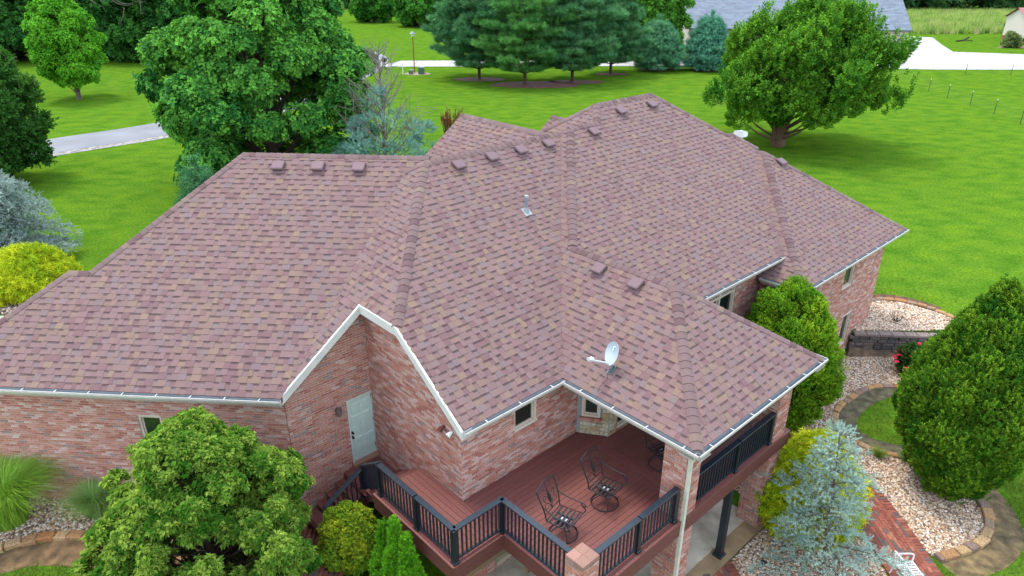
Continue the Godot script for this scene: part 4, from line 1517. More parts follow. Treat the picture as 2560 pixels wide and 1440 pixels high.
func brick_path(called: String, pts: Array, wide: float, most: int) -> PackedVector2Array:
	var line := smooth_line(pts, 10)
	var poly := ribbon(line, wide * 0.5, wide * 0.5)
	var base := sheet(called, poly, 0.016, lin(96, 62, 52), M.soil, 0.6)
	var acc := [0.0]
	for k in line.size() - 1:
		acc.append(acc[-1] + line[k].distance_to(line[k + 1]))
	var list := []
	var n := int(round((wide - 0.42) / 0.104))
	var total: float = acc[-1]
	for c in range(-1, n + 1):
		var edge := c == -1 or c == n
		var l := 0.104 if edge else 0.208
		var s := 0.0 if c % 2 == 0 else -l * 0.5
		while s < total:
			var mid := s + l * 0.5
			if mid > 0.02 and mid < total - 0.02:
				var k := 0
				while k < acc.size() - 2 and acc[k + 1] < mid: k += 1
				var f: float = (mid - acc[k]) / maxf(1e-4, acc[k + 1] - acc[k])
				var p := line[k].lerp(line[k + 1], f)
				var d := (line[mini(k + 2, line.size() - 1)] - line[maxi(k - 1, 0)]).normalized()
				var nn := Vector2(-d.y, d.x)
				var off := (c + 0.5 - n * 0.5) * 0.104
				var w := 0.0495
				if edge:
					off = (wide * 0.5 - 0.105) * (1.0 if c == n else -1.0)
					w = 0.1
				var q := p + nn * off
				var y := ground_y(q.x, q.y) + 0.02 + rng.randf_range(0.0, 0.008)
				var r := rng.randf()
				var tone := lin(150, 84, 66) if r < 0.5 else (lin(132, 70, 56) if r < 0.75 else (lin(166, 104, 82) if r < 0.87 else lin(106, 88, 84)))
				list.append({p = Vector3(q.x, y, q.y), d = Vector3(d.x, 0, d.y) * (l * 0.5 - 0.003), n = Vector3(nn.x, 0, nn.y) * (w - 0.0005), col = vary(tone, 0.1), dist = Vector3(q.x, y, q.y).distance_squared_to(CAMP)})
			s += l
	sort_near(list, "dist")
	var rest := MB.new()
	for k in list.size():
		var q: Dictionary = list[k]
		var m := MB.new() if k < most else rest
		m.block(q.p, q.d, Vector3(0, 0.02, 0), q.n, 0.004, q.col)
		if k < most:
			part(base, "paver", m, M.paver)
	if rest.v.size():
		part(base, "paver_rows", rest, M.paver).set_meta("kind", "stuff")
	return poly


func build_beds() -> void:
	make_pebble()
	river = [lin(186, 168, 148), lin(166, 138, 112), lin(202, 190, 176), lin(146, 114, 88), lin(120, 104, 92), lin(178, 144, 112), lin(194, 176, 158), lin(104, 80, 64)]
	var tan := [lin(188, 146, 98), lin(176, 130, 86), lin(196, 160, 116), lin(160, 128, 104), lin(182, 120, 72), lin(150, 122, 110)]
	# brick paths first
	var p1 := brick_path("path", [Vector2(10.62, -11.2), Vector2(10.64, -13.4), Vector2(10.65, -15.2), Vector2(10.5, -16.8), Vector2(10.0, -18.0), Vector2(9.1, -19.1), Vector2(7.6, -19.9)], 1.42, 220)
	var p2 := brick_path("path", [Vector2(-4.75, -11.2), Vector2(-4.8, -12.6), Vector2(-5.0, -13.9), Vector2(-5.25, -14.9)], 1.35, 80)
	var p3 := brick_path("path", [Vector2(5.6, -12.0), Vector2(5.55, -13.3), Vector2(5.35, -14.15)], 1.0, 60)
	# lower gravel on the walk-out side
	var inner := [Vector2(15.3, -22.35), Vector2(14.58, -22.5), Vector2(13.67, -22.45), Vector2(12.41, -21.65), Vector2(11.5, -20.65), Vector2(11.29, -19.72), Vector2(11.75, -18.84), Vector2(12.66, -18.33), Vector2(13.7, -18.0), Vector2(15.2, -17.9)]
	var outer := [Vector2(13.95, -17.6), Vector2(14.0, -16.72), Vector2(13.92, -15.86), Vector2(13.52, -15.06), Vector2(12.71, -14.47), Vector2(11.5, -14.05)]
	var low := PackedVector2Array()
	for q in [[28.7, -9.0], [21.4, -9.0], [16.5, -9.5], [16.3, -6.3], [10, -6.2], [10, -4.2]]:
		var w := hw(q[0], 0, q[1])
		low.append(Vector2(w.x, w.z))
	low.append_array(w2([9.8, -11.4, 9.9, -14.6]))
	low.append_array(PackedVector2Array([Vector2(10.9, -15.4), Vector2(10.9, -18.2)]))
	var il := smooth_line(inner.slice(1, 8), 8)
	var ir := il.duplicate()
	ir.reverse()
	low.append_array(ir)
	low.append_array(w2([15.4, -22.6, 17.2, -23.6, 17.5, -25.0]))
	gravel("gravel", "pale river gravel between the porch columns and the retaining wall", low, [p1, p3], 1150.0, 0.029, lin(128, 104, 84), river)
	var bed := smooth_line([Vector2(11.05, -18.3), Vector2(12.2, -18.3), Vector2(13.3, -18.0), Vector2(13.95, -17.3), Vector2(13.95, -16.4), Vector2(13.8, -15.7), Vector2(13.4, -15.05), Vector2(12.65, -14.5), Vector2(11.5, -14.12), Vector2(11.0, -15.5), Vector2(10.85, -17.0), Vector2(11.05, -18.3)], 5)
	bed.remove_at(bed.size() - 1)
	gravel("gravel", "multi-coloured river gravel under the clipped oval evergreen", bed, [p1], 1200.0, 0.03, lin(120, 98, 80), river)
	var upper := w2([13.6, -25.2, 13.9, -26.4, 14.9, -27.3, 16.3, -27.65, 17.2, -27.4, 18.1, -26.7, 18.6, -25.9, 18.7, -25.2])
	gravel("gravel", "whitish river gravel above the grey block retaining wall", upper, [], 1100.0, 0.03, lin(150, 130, 112), river)
	# left bed under the angled wing
	var lb := PackedVector2Array()
	for q in [[5.6, -14.3], [-0.8, -21.1]]:
		var w := hw(q[0], 0, q[1])
		lb.append(Vector2(w.x, w.z))
	lb.append_array(w2([-15.6, -12.6, -14.0, -12.5, -12.85, -13.0, -12.0, -13.4, -11.0, -13.47, -9.4, -13.2, -7.5, -12.6, -5.55, -11.9, -5.6, -14.0]))
	gravel("gravel", "grey river gravel along the foot of the angled brick wing", lb, [p2], 900.0, 0.031, lin(112, 98, 86), river)
	stone_row("tan stone edging round the gravel bed by the angled wing", [Vector2(-15.0, -12.2), Vector2(-13.8, -12.5), Vector2(-12.75, -12.95), Vector2(-11.95, -13.3), Vector2(-10.9, -13.38), Vector2(-9.3, -13.1), Vector2(-7.5, -12.5)], 0.27, 0.16, 0.3, 0.5, tan, "tan stone edgings")
	stone_row("tan stone edging curved round the small shaded lawn", inner, 0.23, 0.14, 0.32, 0.55, tan, "tan stone edgings")
	stone_row("tan stone edging round the gravel under the oval evergreen", outer, 0.27, 0.16, 0.32, 0.55, tan, "tan stone edgings")
	stone_row("low tan stone edging along the upper gravel by the brick corner", [Vector2(13.75, -26.5), Vector2(14.8, -27.35), Vector2(16.3, -27.75), Vector2(17.3, -27.5), Vector2(18.25, -26.75), Vector2(18.75, -25.8)], 0.24, 0.14, 0.3, 0.55, tan, "tan stone edgings")
	# bare soil beside the edgings
	var ol := smooth_line(outer, 8)
	sheet("soil", ribbon(ol, 0.85, 0.1), 0.008, lin(134, 112, 76), M.soil, 0.5)
	sheet("soil", ribbon(smooth_line(inner, 8), 0.72, 0.1), 0.008, lin(102, 96, 70), M.soil, 0.5)
	sheet("soil", ribbon(smooth_line([Vector2(-15.0, -12.05), Vector2(-12.7, -12.8), Vector2(-11.9, -13.15), Vector2(-10.8, -13.2), Vector2(-9.2, -12.9), Vector2(-7.3, -12.3)], 6), 0.1, 0.75), 0.008, lin(134, 104, 70), M.soil, 0.5)
	sheet("soil", ribbon(smooth_line([Vector2(13.6, -26.65), Vector2(14.75, -27.55), Vector2(16.3, -27.95), Vector2(17.4, -27.7), Vector2(18.4, -26.9)], 6), 0.3, 0.12), 0.008, lin(120, 84, 58), M.soil, 0.5)
	# grey block retaining wall
	var rw := thing("retaining_wall", "low dark grey block retaining wall beside the brick corner", "wall", Vector3(14.0, 0, -25.0))
	var tones := [lin(112, 102, 96), lin(98, 88, 84), lin(124, 112, 104), lin(88, 80, 78)]
	var dir := Vector3(4.9, 0, 0.35).normalized()
	var nrm := Vector3(-dir.z, 0, dir.x)
	var core := MB.new()
	core.box(dir * 2.4 + Vector3(0, 0.42, 0) - nrm * 0.12, dir * 2.45, Vector3(0, 0.48, 0), nrm * 0.12, lin(60, 54, 52))
	part(rw, "core", core, M.stone)
	for r in 6:
		var s := -0.1 - rng.randf() * 0.2
		while s < 4.8:
			var l := rng.randf_range(0.2, 0.48)
			var m := MB.new()
			m.block(dir * (s + l * 0.5) + Vector3(0, 0.085 + r * 0.145, 0) + nrm * 0.03, dir * (l * 0.5 - 0.008), nrm * rng.randf_range(0.05, 0.09), Vector3(0, 0.068, 0), 0.02, vary(tones[rng.randi() % 4], 0.15))
			part(rw, "block", m, M.stone)
			s += l
	var s2 := -0.1
	while s2 < 4.8:
		var m := MB.new()
		m.block(dir * (s2 + 0.25) + Vector3(0, 0.955, 0) - nrm * 0.04, dir * 0.244, Vector3(0, 0.05, 0), nrm * 0.17, 0.02, vary(lin(150, 130, 122), 0.1))
		part(rw, "cap_stone", m, M.stone)
		s2 += 0.5
	# small black pots sunk in the gravel
	var wp := Vector3(6.75, 0.02, -13.9)
	var vb := MB.new()
	vb.tube([Vector3(0, 0, 0), Vector3(0, 0.05, 0), Vector3(0, 0.02, 0)], [0.07, 0.085, 0.06], 12, lin(36, 38, 48))
	var vn := part(self, "drain_cap", vb, M.plastic)
	vn.position = wp
	tag(vn, "small round black drain cap set in gravel near the deck post", "drain cap")


# turf: short tufts over the lawn that can be seen near the house
func build_turf() -> void:
	var s := Swarm.new()
	var m := MB.new()
	for k in 16:
		var a := rng.randf() * TAU
		var r := rng.randf() * 0.16
		var p := Vector3(cos(a) * r, 0, sin(a) * r)
		var t := p + Vector3(rng.randf_range(-0.04, 0.04), rng.randf_range(0.03, 0.065), rng.randf_range(-0.04, 0.04))
		var w := Vector3(cos(a + 1.5), 0, sin(a + 1.5)) * 0.006
		m.tri(p - w, t, p + w, Color.WHITE)
	var tuft := m.mesh(M.blade)
	var cols := [Color(0.15, 0.26, 0.034), Color(0.18, 0.28, 0.036), Color(0.13, 0.23, 0.034), Color(0.20, 0.28, 0.04)]
	var f := FastNoiseLite.new()
	f.frequency = 0.12
	f.seed = 5
	# near plots: lower right, lower left, then the lawns round the house
	for plot in [[10.0, -26, 22.0, -9.5, 170.0], [-16, -14.5, -6, -9.5, 170.0], [14, -50, 44, -22, 70.0], [-40, -50, -10, -22, 70.0]]:
		var n := int((plot[2] - plot[0]) * (plot[3] - plot[1]) * plot[4])
		for k in n:
			var x := rng.randf_range(plot[0], plot[2]); var z := rng.randf_range(plot[1], plot[3])
			if absf(x) > -z * 0.86 + 2.0 or rng.randf() < sm(Vector2(x, z).length(), 19.0, 38.0) or in_any(Vector2(x, z), keep_out):
				continue
			var thin := f.get_noise_2d(x * 3.0, z * 6.0)
			if thin < -0.35 and rng.randf() < 0.7:
				continue
			var c: Color = cols[rng.randi() % 4]
			var g := 1.0 + thin * 0.35
			s.put(Vector3(x, ground_y(x, z) - 0.004, z), Vector3(rng.randf_range(-0.2, 0.2), 1, rng.randf_range(-0.2, 0.2)), rng.randf() * TAU, rng.randf_range(0.8, 1.5) * 1.0, Color(c.r * g, c.g * g, c.b * g))
	var o := s.node("grass", tuft)
	add_child(o)
	o.set_meta("kind", "stuff")
	tag(o, "short mown green grass blades covering the lawns", "grass")
	print("turf ", s.count)


# ---------------------------------------------------------------- plants
var SP := {}


func sprig(n: int, length: float, width: float, spread: float, droop: float, mat_: Material, stem := 0.5, seed_ := 1) -> ArrayMesh:
	var r := RandomNumberGenerator.new()
	r.seed = seed_
	var m := MB.new()
	for k in n:
		var a := TAU * (k * 0.382 + r.randf() * 0.15)
		var tilt := spread * r.randf_range(0.4, 1.0)
		var d := Vector3(cos(a) * sin(tilt), cos(tilt), sin(a) * sin(tilt)).normalized()
		var b := Vector3(0, stem * (float(k) / n - 0.4), 0) + d * length * 0.1
		var l := length * r.randf_range(0.7, 1.15)
		var side := d.cross(Vector3(r.randf_range(-0.6, 0.6), 1, r.randf_range(-0.6, 0.6))).normalized() * width * 0.5 * r.randf_range(0.8, 1.1)
		var nn := side.cross(d).normalized() * l * 0.1
		var mid := b + d * l * 0.5 - Vector3(0, droop * l * 0.25, 0)
		var tip := b + d * l - Vector3(0, droop * l, 0)
		m.tri(b, mid + side + nn, tip, Color.WHITE)
		m.tri(b, tip, mid - side + nn, Color.WHITE)
	return m.mesh(mat_)


func needles(n: int, length: float, width: float, stem: float, spread: float, seed_ := 2, droop := 0.0) -> ArrayMesh:
	var r := RandomNumberGenerator.new()
	r.seed = seed_
	var m := MB.new()
	for k in n:
		var a := k * 2.39996
		var tilt := spread * r.randf_range(0.6, 1.1)
		var d := Vector3(cos(a) * sin(tilt), cos(tilt), sin(a) * sin(tilt))
		var b := Vector3(0, stem * k / n, 0)
		var side := d.cross(Vector3(r.randf_range(-1, 1), 0.5, r.randf_range(-1, 1))).normalized() * width * 0.5
		var tip := b + d * length * r.randf_range(0.7, 1.1) - Vector3(0, droop * length, 0)
		m.tri(b - side, tip, b + side, Color.WHITE)
	return m.mesh(M.needle)


func make_sprigs() -> void:
	SP.maple = sprig(9, 0.26, 0.2, 1.5, 0.25, M.leaf, 0.3, 11)
	SP.broad = sprig(10, 0.2, 0.12, 1.3, 0.15, M.leaf, 0.35, 12)
	SP.wood = sprig(9, 0.5, 0.4, 1.5, 0.2, M.leaf, 0.6, 13)
	SP.magnolia = sprig(12, 0.15, 0.06, 1.25, 0.5, M.leaf, 0.12, 14)
	SP.small = sprig(12, 0.085, 0.045, 1.1, 0.05, M.leaf, 0.22, 15)
	SP.tiny = sprig(14, 0.06, 0.035, 1.2, 0.0, M.leaf, 0.12, 16)
	SP.pine = needles(26, 0.34, 0.03, 0.3, 0.85, 17)
	SP.spruce = needles(22, 0.16, 0.022, 0.42, 1.05, 18)
	SP.cedar = needles(30, 0.055, 0.012, 0.2, 1.25, 19)
	SP.thread = needles(20, 0.13, 0.016, 0.14, 0.8, 20, 0.35)
	SP.spire = needles(22, 0.085, 0.02, 0.16, 0.75, 21)


func prof(p: Array, t: float) -> float:
	var x := clampf(t, 0.0, 0.9999) * (p.size() - 1)
	var i := int(x)
	return lerpf(p[i], p[i + 1], x - i)


func rand_dir() -> Vector3:
	var z := rng.randf_range(-1, 1)
	var a := rng.randf() * TAU
	var r := sqrt(1.0 - z * z)
	return Vector3(cos(a) * r, z, sin(a) * r)


# o: called, label, category, group, at, h, low, prof, n, cr, flat, per, sprig, size, a, b, trunk, up, lean, limbs, inner
func tree(o: Dictionary) -> Node3D:
	rng.seed = hash(str(o.at) + o.called)
	var at: Vector3 = o.at
	var t := thing(o.called, o.label, o.category, at, 0.0, o.get("group", ""))
	var h: float = o.h
	var low: float = o.get("low", h * 0.15)
	var lean: Vector3 = o.get("lean", Vector3.ZERO)
	var cr: float = o.cr
	var flat: float = o.get("flat", 0.8)
	var upk: float = o.get("up", 0.5)
	var rmax := 0.0
	for r in o.prof: rmax = maxf(rmax, r)
	var bark := MB.new()
	var bc: Color = o.get("bark", lin(92, 76, 62))
	var tr: float = o.get("trunk", 0.2)
	var forks: int = o.get("forks", 1)
	var axis := []
	for k in 6:
		var f := k / 5.0
		axis.append(Vector3(rng.randf_range(-0.04, 0.04) * h * f, h * 0.9 * f, rng.randf_range(-0.04, 0.04) * h * f) + lean * f)
	axis[0] = Vector3(0, -0.15, 0)
	if o.get("stem", true):
		bark.tube(axis, [tr * 1.25, tr * 0.9, tr * 0.7, tr * 0.5, tr * 0.3, 0.02], 8, bc)
		for k in range(1, forks):
			var a := TAU * k / forks + 0.6
			var e := Vector3(cos(a), 0, sin(a))
			bark.tube([e * tr * 0.5 + Vector3(0, -0.1, 0), e * tr * 0.9 + Vector3(0, low * 0.6, 0), e * rmax * 0.35 + Vector3(0, h * 0.4, 0), e * rmax * 0.6 + Vector3(0, h * 0.6, 0)], [tr, tr * 0.7, tr * 0.45, 0.03], 7, bc)
	var lump := FastNoiseLite.new()
	lump.seed = hash(o.label)
	lump.frequency = 0.9
	var rough: float = o.get("rough", 0.35)
	var sw := Swarm.new()
	var n: int = o.n
	var made := 0
	var guard := 0
	while made < n and guard < n * 30:
		guard += 1
		var tt := rng.randf()
		var pr := prof(o.prof, tt)
		if rng.randf() > pr / rmax:
			continue
		made += 1
		var a := rng.randf() * TAU
		pr *= 1.0 + rough * lump.get_noise_3d(cos(a) * 1.3, tt * 2.6, sin(a) * 1.3)
		var fill := sqrt(rng.randf_range(o.get("inner", 0.3), 1.0))
		var rad := maxf(0.0, pr - cr * 0.6) * fill
		var y := lerpf(low, h, tt)
		var c := Vector3(cos(a) * rad, y, sin(a) * rad) + lean * (y / h)
		var outw := Vector3(cos(a) * (rad / maxf(0.2, rmax)), (tt - 0.4) * 1.1, sin(a) * (rad / maxf(0.2, rmax))).normalized()
		var size := cr * rng.randf_range(0.7, 1.25)
		if o.get("limbs", true) and made % 3 == 0:
			var f := clampf(y / h - 0.22, 0.05, 0.85) * 5.0
			var i := int(f)
			var root: Vector3 = axis[i].lerp(axis[mini(i + 1, 5)], f - i)
			bark.tube([root, root.lerp(c, 0.5) + Vector3(0, -0.06 * rad, 0), c], [tr * 0.28, tr * 0.16, 0.012], 5, bc)
		var ca: Color = o.a
		var cb: Color = o.b
		var base := ca.lerp(cb, rng.randf())
		for j in int(o.per):
			var q := (rand_dir() + outw * 0.75).normalized()
			q = (q + Vector3(0, 0.25, 0)).normalized()
			var shoot := 1.0 + maxf(0.0, rng.randf() - 0.93) * 5.0
			var p := c + q * Vector3(1, flat, 1) * size * (0.62 + 0.38 * sqrt(rng.randf())) * shoot
			p += o.get("wind", Vector3.ZERO) * size * pow(rng.randf(), 3.0)
			if p.y < 0.03:
				continue
			var col := base.lerp(ca if rng.randf() < 0.5 else cb, rng.randf() * float(o.get("mix", 0.6)))
			var k := rng.randf_range(0.82, 1.18)
			var dirv := q * 0.7 + Vector3(0, upk, 0) + rand_dir() * 0.45
			sw.put(p, dirv, rng.randf() * TAU, float(o.size) * rng.randf_range(0.75, 1.25), Color(col.r * k, col.g * k, col.b * k))
	if bark.v.size():
		part(t, "trunk", bark, M.bark)
	if sw.count:
		add_crown(t, sw, o.sprig)
	return t


func add_crown(t: Node3D, sw: Swarm, kind: String) -> void:
	var c := sw.node("crown", SP[kind])
	t.add_child(c)
	c.set_meta("kind", "stuff")


# a conifer of whorled boughs that carry needle sprays along their length
func conifer(o: Dictionary) -> Node3D:
	rng.seed = hash(str(o.at) + o.called)
	var t := thing(o.called, o.label, o.category, o.at, 0.0, o.get("group", ""))
	var h: float = o.h
	var R: float = o.r
	var low: float = o.get("low", 0.4)
	var bark := MB.new()
	var bc: Color = o.get("bark", lin(96, 80, 68))
	var tr: float = o.get("trunk", 0.14)
	var lean: Vector3 = o.get("lean", Vector3.ZERO)
	bark.tube([Vector3(0, -0.1, 0), Vector3(0, h * 0.4, 0) + lean * 0.4, Vector3(0, h * 0.75, 0) + lean * 0.75, Vector3(0, h, 0) + lean], [tr, tr * 0.7, tr * 0.4, 0.015], 8, bc)
	var sw := Swarm.new()
	var y := low
	var bend: float = o.get("rise", 0.15)
	var sag: float = o.get("sag", 0.0)
	var density: float = o.get("density", 1.0)
	var bare: float = o.get("bare", 0.12)
	while y < h * 0.98:
		var f := (y - low) / (h - low)
		var reach := R * prof(o.get("prof", [0.8, 1.0, 0.86, 0.66, 0.42, 0.12]), f)
		var nb := int(o.get("boughs", 7)) if f < 0.85 else 4
		var a0 := rng.randf() * TAU
		for b in nb:
			var a := a0 + TAU * b / nb + rng.randf_range(-0.3, 0.3)
			var l := reach * rng.randf_range(1.0 - float(o.get("ragged", 0.3)), 1.12)
			var e := Vector3(cos(a), 0, sin(a))
			var sd := Vector3(-e.z, 0, e.x)
			var p0 := Vector3(0, y, 0) + lean * (y / h)
			var p1 := p0 + e * l * 0.5 + Vector3(0, l * bend * 0.6, 0)
			var p2 := p0 + e * l + Vector3(0, l * (bend - sag), 0)
			bark.tube([p0, p1, p2], [maxf(0.012, tr * 0.3), maxf(0.008, tr * 0.18), 0.006], 5, bc)
			var ns := int(l * float(o.get("per", 26)) * density) + 3
			var ca: Color = o.a
			var tone := ca.lerp(o.b, rng.randf())
			if o.get("twigs", false):
				# cedar: side twigs that carry short tufts in rows
				var nt := int(l * 7.0) + 2
				for k in nt:
					var u := lerpf(0.12, 1.0, (k + rng.randf()) / nt)
					var b0: Vector3 = p0.lerp(p1, u * 2.0) if u < 0.5 else p1.lerp(p2, u * 2.0 - 1.0)
					var tw := (e * 0.8 + sd * (1.0 if k % 2 else -1.0) * rng.randf_range(0.4, 1.1) + Vector3(0, rng.randf_range(-0.5, 0.35), 0)).normalized() * (0.16 + l * 0.36 * (1.1 - u)) * rng.randf_range(0.6, 1.2)
					var mid := b0 + tw * 0.5 + Vector3(0, 0.02, 0)
					var end := b0 + tw - Vector3(0, tw.length() * sag, 0)
					bark.tube([b0, mid, end], [0.009, 0.006, 0.003], 3, bc)
					var nj := int(tw.length() * float(o.get("per", 26))) + 3
					for j in nj:
						var v := rng.randf()
						var q: Vector3 = b0.lerp(mid, v * 2.0) if v < 0.5 else mid.lerp(end, v * 2.0 - 1.0)
						var cc := tone.lerp(o.b, rng.randf() * 0.5)
						var gg := rng.randf_range(0.75, 1.2)
						sw.put(q + rand_dir() * 0.03, tw.normalized() * 0.7 + Vector3(0, float(o.get("up", 0.45)), 0) + rand_dir() * 0.7, rng.randf() * TAU, float(o.size) * rng.randf_range(0.6, 1.15), Color(cc.r * gg, cc.g * gg, cc.b * gg))
				ns = 0
			for k in ns:
				var u := sqrt(rng.randf_range(bare, 1.0))
				var p: Vector3 = p0.lerp(p1, u * 2.0) if u < 0.5 else p1.lerp(p2, u * 2.0 - 1.0)
				var w := float(o.get("spread", 0.32)) * l * (1.15 - u) + 0.06
				var off := rng.randf_range(-1, 1)
				p += sd * off * w + Vector3(0, rng.randf_range(-0.12, 0.16) * w * 1.4 + 0.02, 0)
				var d := e * 0.9 + sd * off * 0.9 + Vector3(0, float(o.get("up", 0.45)), 0) + rand_dir() * 0.35
				var col := tone.lerp(o.b, rng.randf() * 0.4)
				var g := rng.randf_range(0.8, 1.2)
				sw.put(p, d, rng.randf() * TAU, float(o.size) * rng.randf_range(0.75, 1.25), Color(col.r * g, col.g * g, col.b * g))
		y += float(o.get("gap", 0.5)) * rng.randf_range(0.8, 1.2) * (1.0 - 0.35 * f)
	for k in 12:
		var c2: Color = o.a
		sw.put(Vector3(rng.randf_range(-0.08, 0.08), h * rng.randf_range(0.95, 1.0), rng.randf_range(-0.08, 0.08)) + lean, Vector3(rng.randf_range(-0.5, 0.5), 1, rng.randf_range(-0.5, 0.5)), rng.randf() * TAU, o.size, c2.lerp(o.b, rng.randf()))
	part(t, "trunk", bark, M.bark)
	add_crown(t, sw, o.sprig)
	return t


# arching blades from one root
func grass_clump(at: Vector3, label: String, n: int, h: float, spread: float, a: Color, b: Color, called := "ornamental_grass", w := 0.014) -> void:
	rng.seed = hash(str(at))
	var t := thing(called, label, "grass", at)
	var m := MB.new()
	for k in n:
		var an := rng.randf() * TAU
		var e := Vector3(cos(an), 0, sin(an))
		var r0 := rng.randf() * spread * 0.22
		var hh := h * rng.randf_range(0.6, 1.05)
		var rr := spread * rng.randf_range(0.35, 1.05)
		var base := e.rotated(Vector3.UP, rng.randf()) * r0
		var col := a.lerp(b, rng.randf())
		var sd := Vector3(-e.z, 0, e.x) * w * 0.5
		var prev := base
		for j in range(1, 6):
			var u := j / 5.0
			var p := base + e * rr * pow(u, 1.7) + Vector3(0, hh * (u * 1.5 - u * u * 0.78), 0)
			var f0 := 1.0 - (j - 1) / 5.0
			var f1 := 1.0 - u
			m.tri(prev - sd * f0, p - sd * f1, prev + sd * f0, col)
			m.tri(prev + sd * f0, p - sd * f1, p + sd * f1, col)
			prev = p
	part(t, "blades", m, M.blade)


# a cedar dying back from the top: bare grey twigs above a loose blue skirt
func build_bare_cedar(at: Vector3) -> void:
	var t := tree({called = "blue_cedar", label = "sparse blue cedar with bare grey twigs rising behind the roof ridge", category = "tree", at = at, h = 6.2, low = 0.4, prof = [3.4, 3.9, 3.7, 2.8, 1.7, 0.7], n = 66, cr = 0.6, flat = 0.4, per = 36, sprig = "cedar", size = 1.9, a = Color(0.05, 0.17, 0.12), b = Color(0.21, 0.37, 0.32), trunk = 0.13, inner = 0.2, up = 0.2, bark = lin(132, 120, 110)})
	var m := MB.new()
	var bc := lin(158, 148, 138)
	m.tube([Vector3(0, 3.0, 0), Vector3(0.1, 6.0, 0), Vector3(-0.1, 9.4, 0)], [0.1, 0.06, 0.015], 6, bc)
	for k in 70:
		var y := rng.randf_range(1.6, 8.6)
		var a := rng.randf() * TAU
		var l := (10.2 - y) * rng.randf_range(0.3, 0.55)
		var e := Vector3(cos(a), 0.9, sin(a)).normalized()
		var p0 := Vector3(0, y, 0)
		var p1 := p0 + e * l * 0.55
		var p2 := p0 + e * l + Vector3(0, l * 0.15, 0)
		m.tube([p0, p1, p2], [0.04, 0.026, 0.01], 4, bc)
		for j in 5:
			var q := p0.lerp(p2, rng.randf_range(0.4, 1.0))
			m.tube([q, q + (e + rand_dir() * 0.9).normalized() * l * 0.3], [0.016, 0.008], 3, bc)
	part(t, "bare_boughs", m, M.bark)
	# a small drooping green conifer beside the wing's far hip
	conifer({called = "weeping_conifer", label = "small drooping green conifer peeping over the angled wing's far hip", category = "tree", at = Vector3(-16.3, 1.5, -35.2), h = 3.7, low = 0.4, r = 1.05, gap = 0.4, boughs = 6, sprig = "spruce", size = 1.5, per = 22, a = Color(0.04, 0.15, 0.06), b = Color(0.10, 0.26, 0.10), rise = 0.0, sag = 0.5, spread = 0.3, trunk = 0.07, up = -0.3})


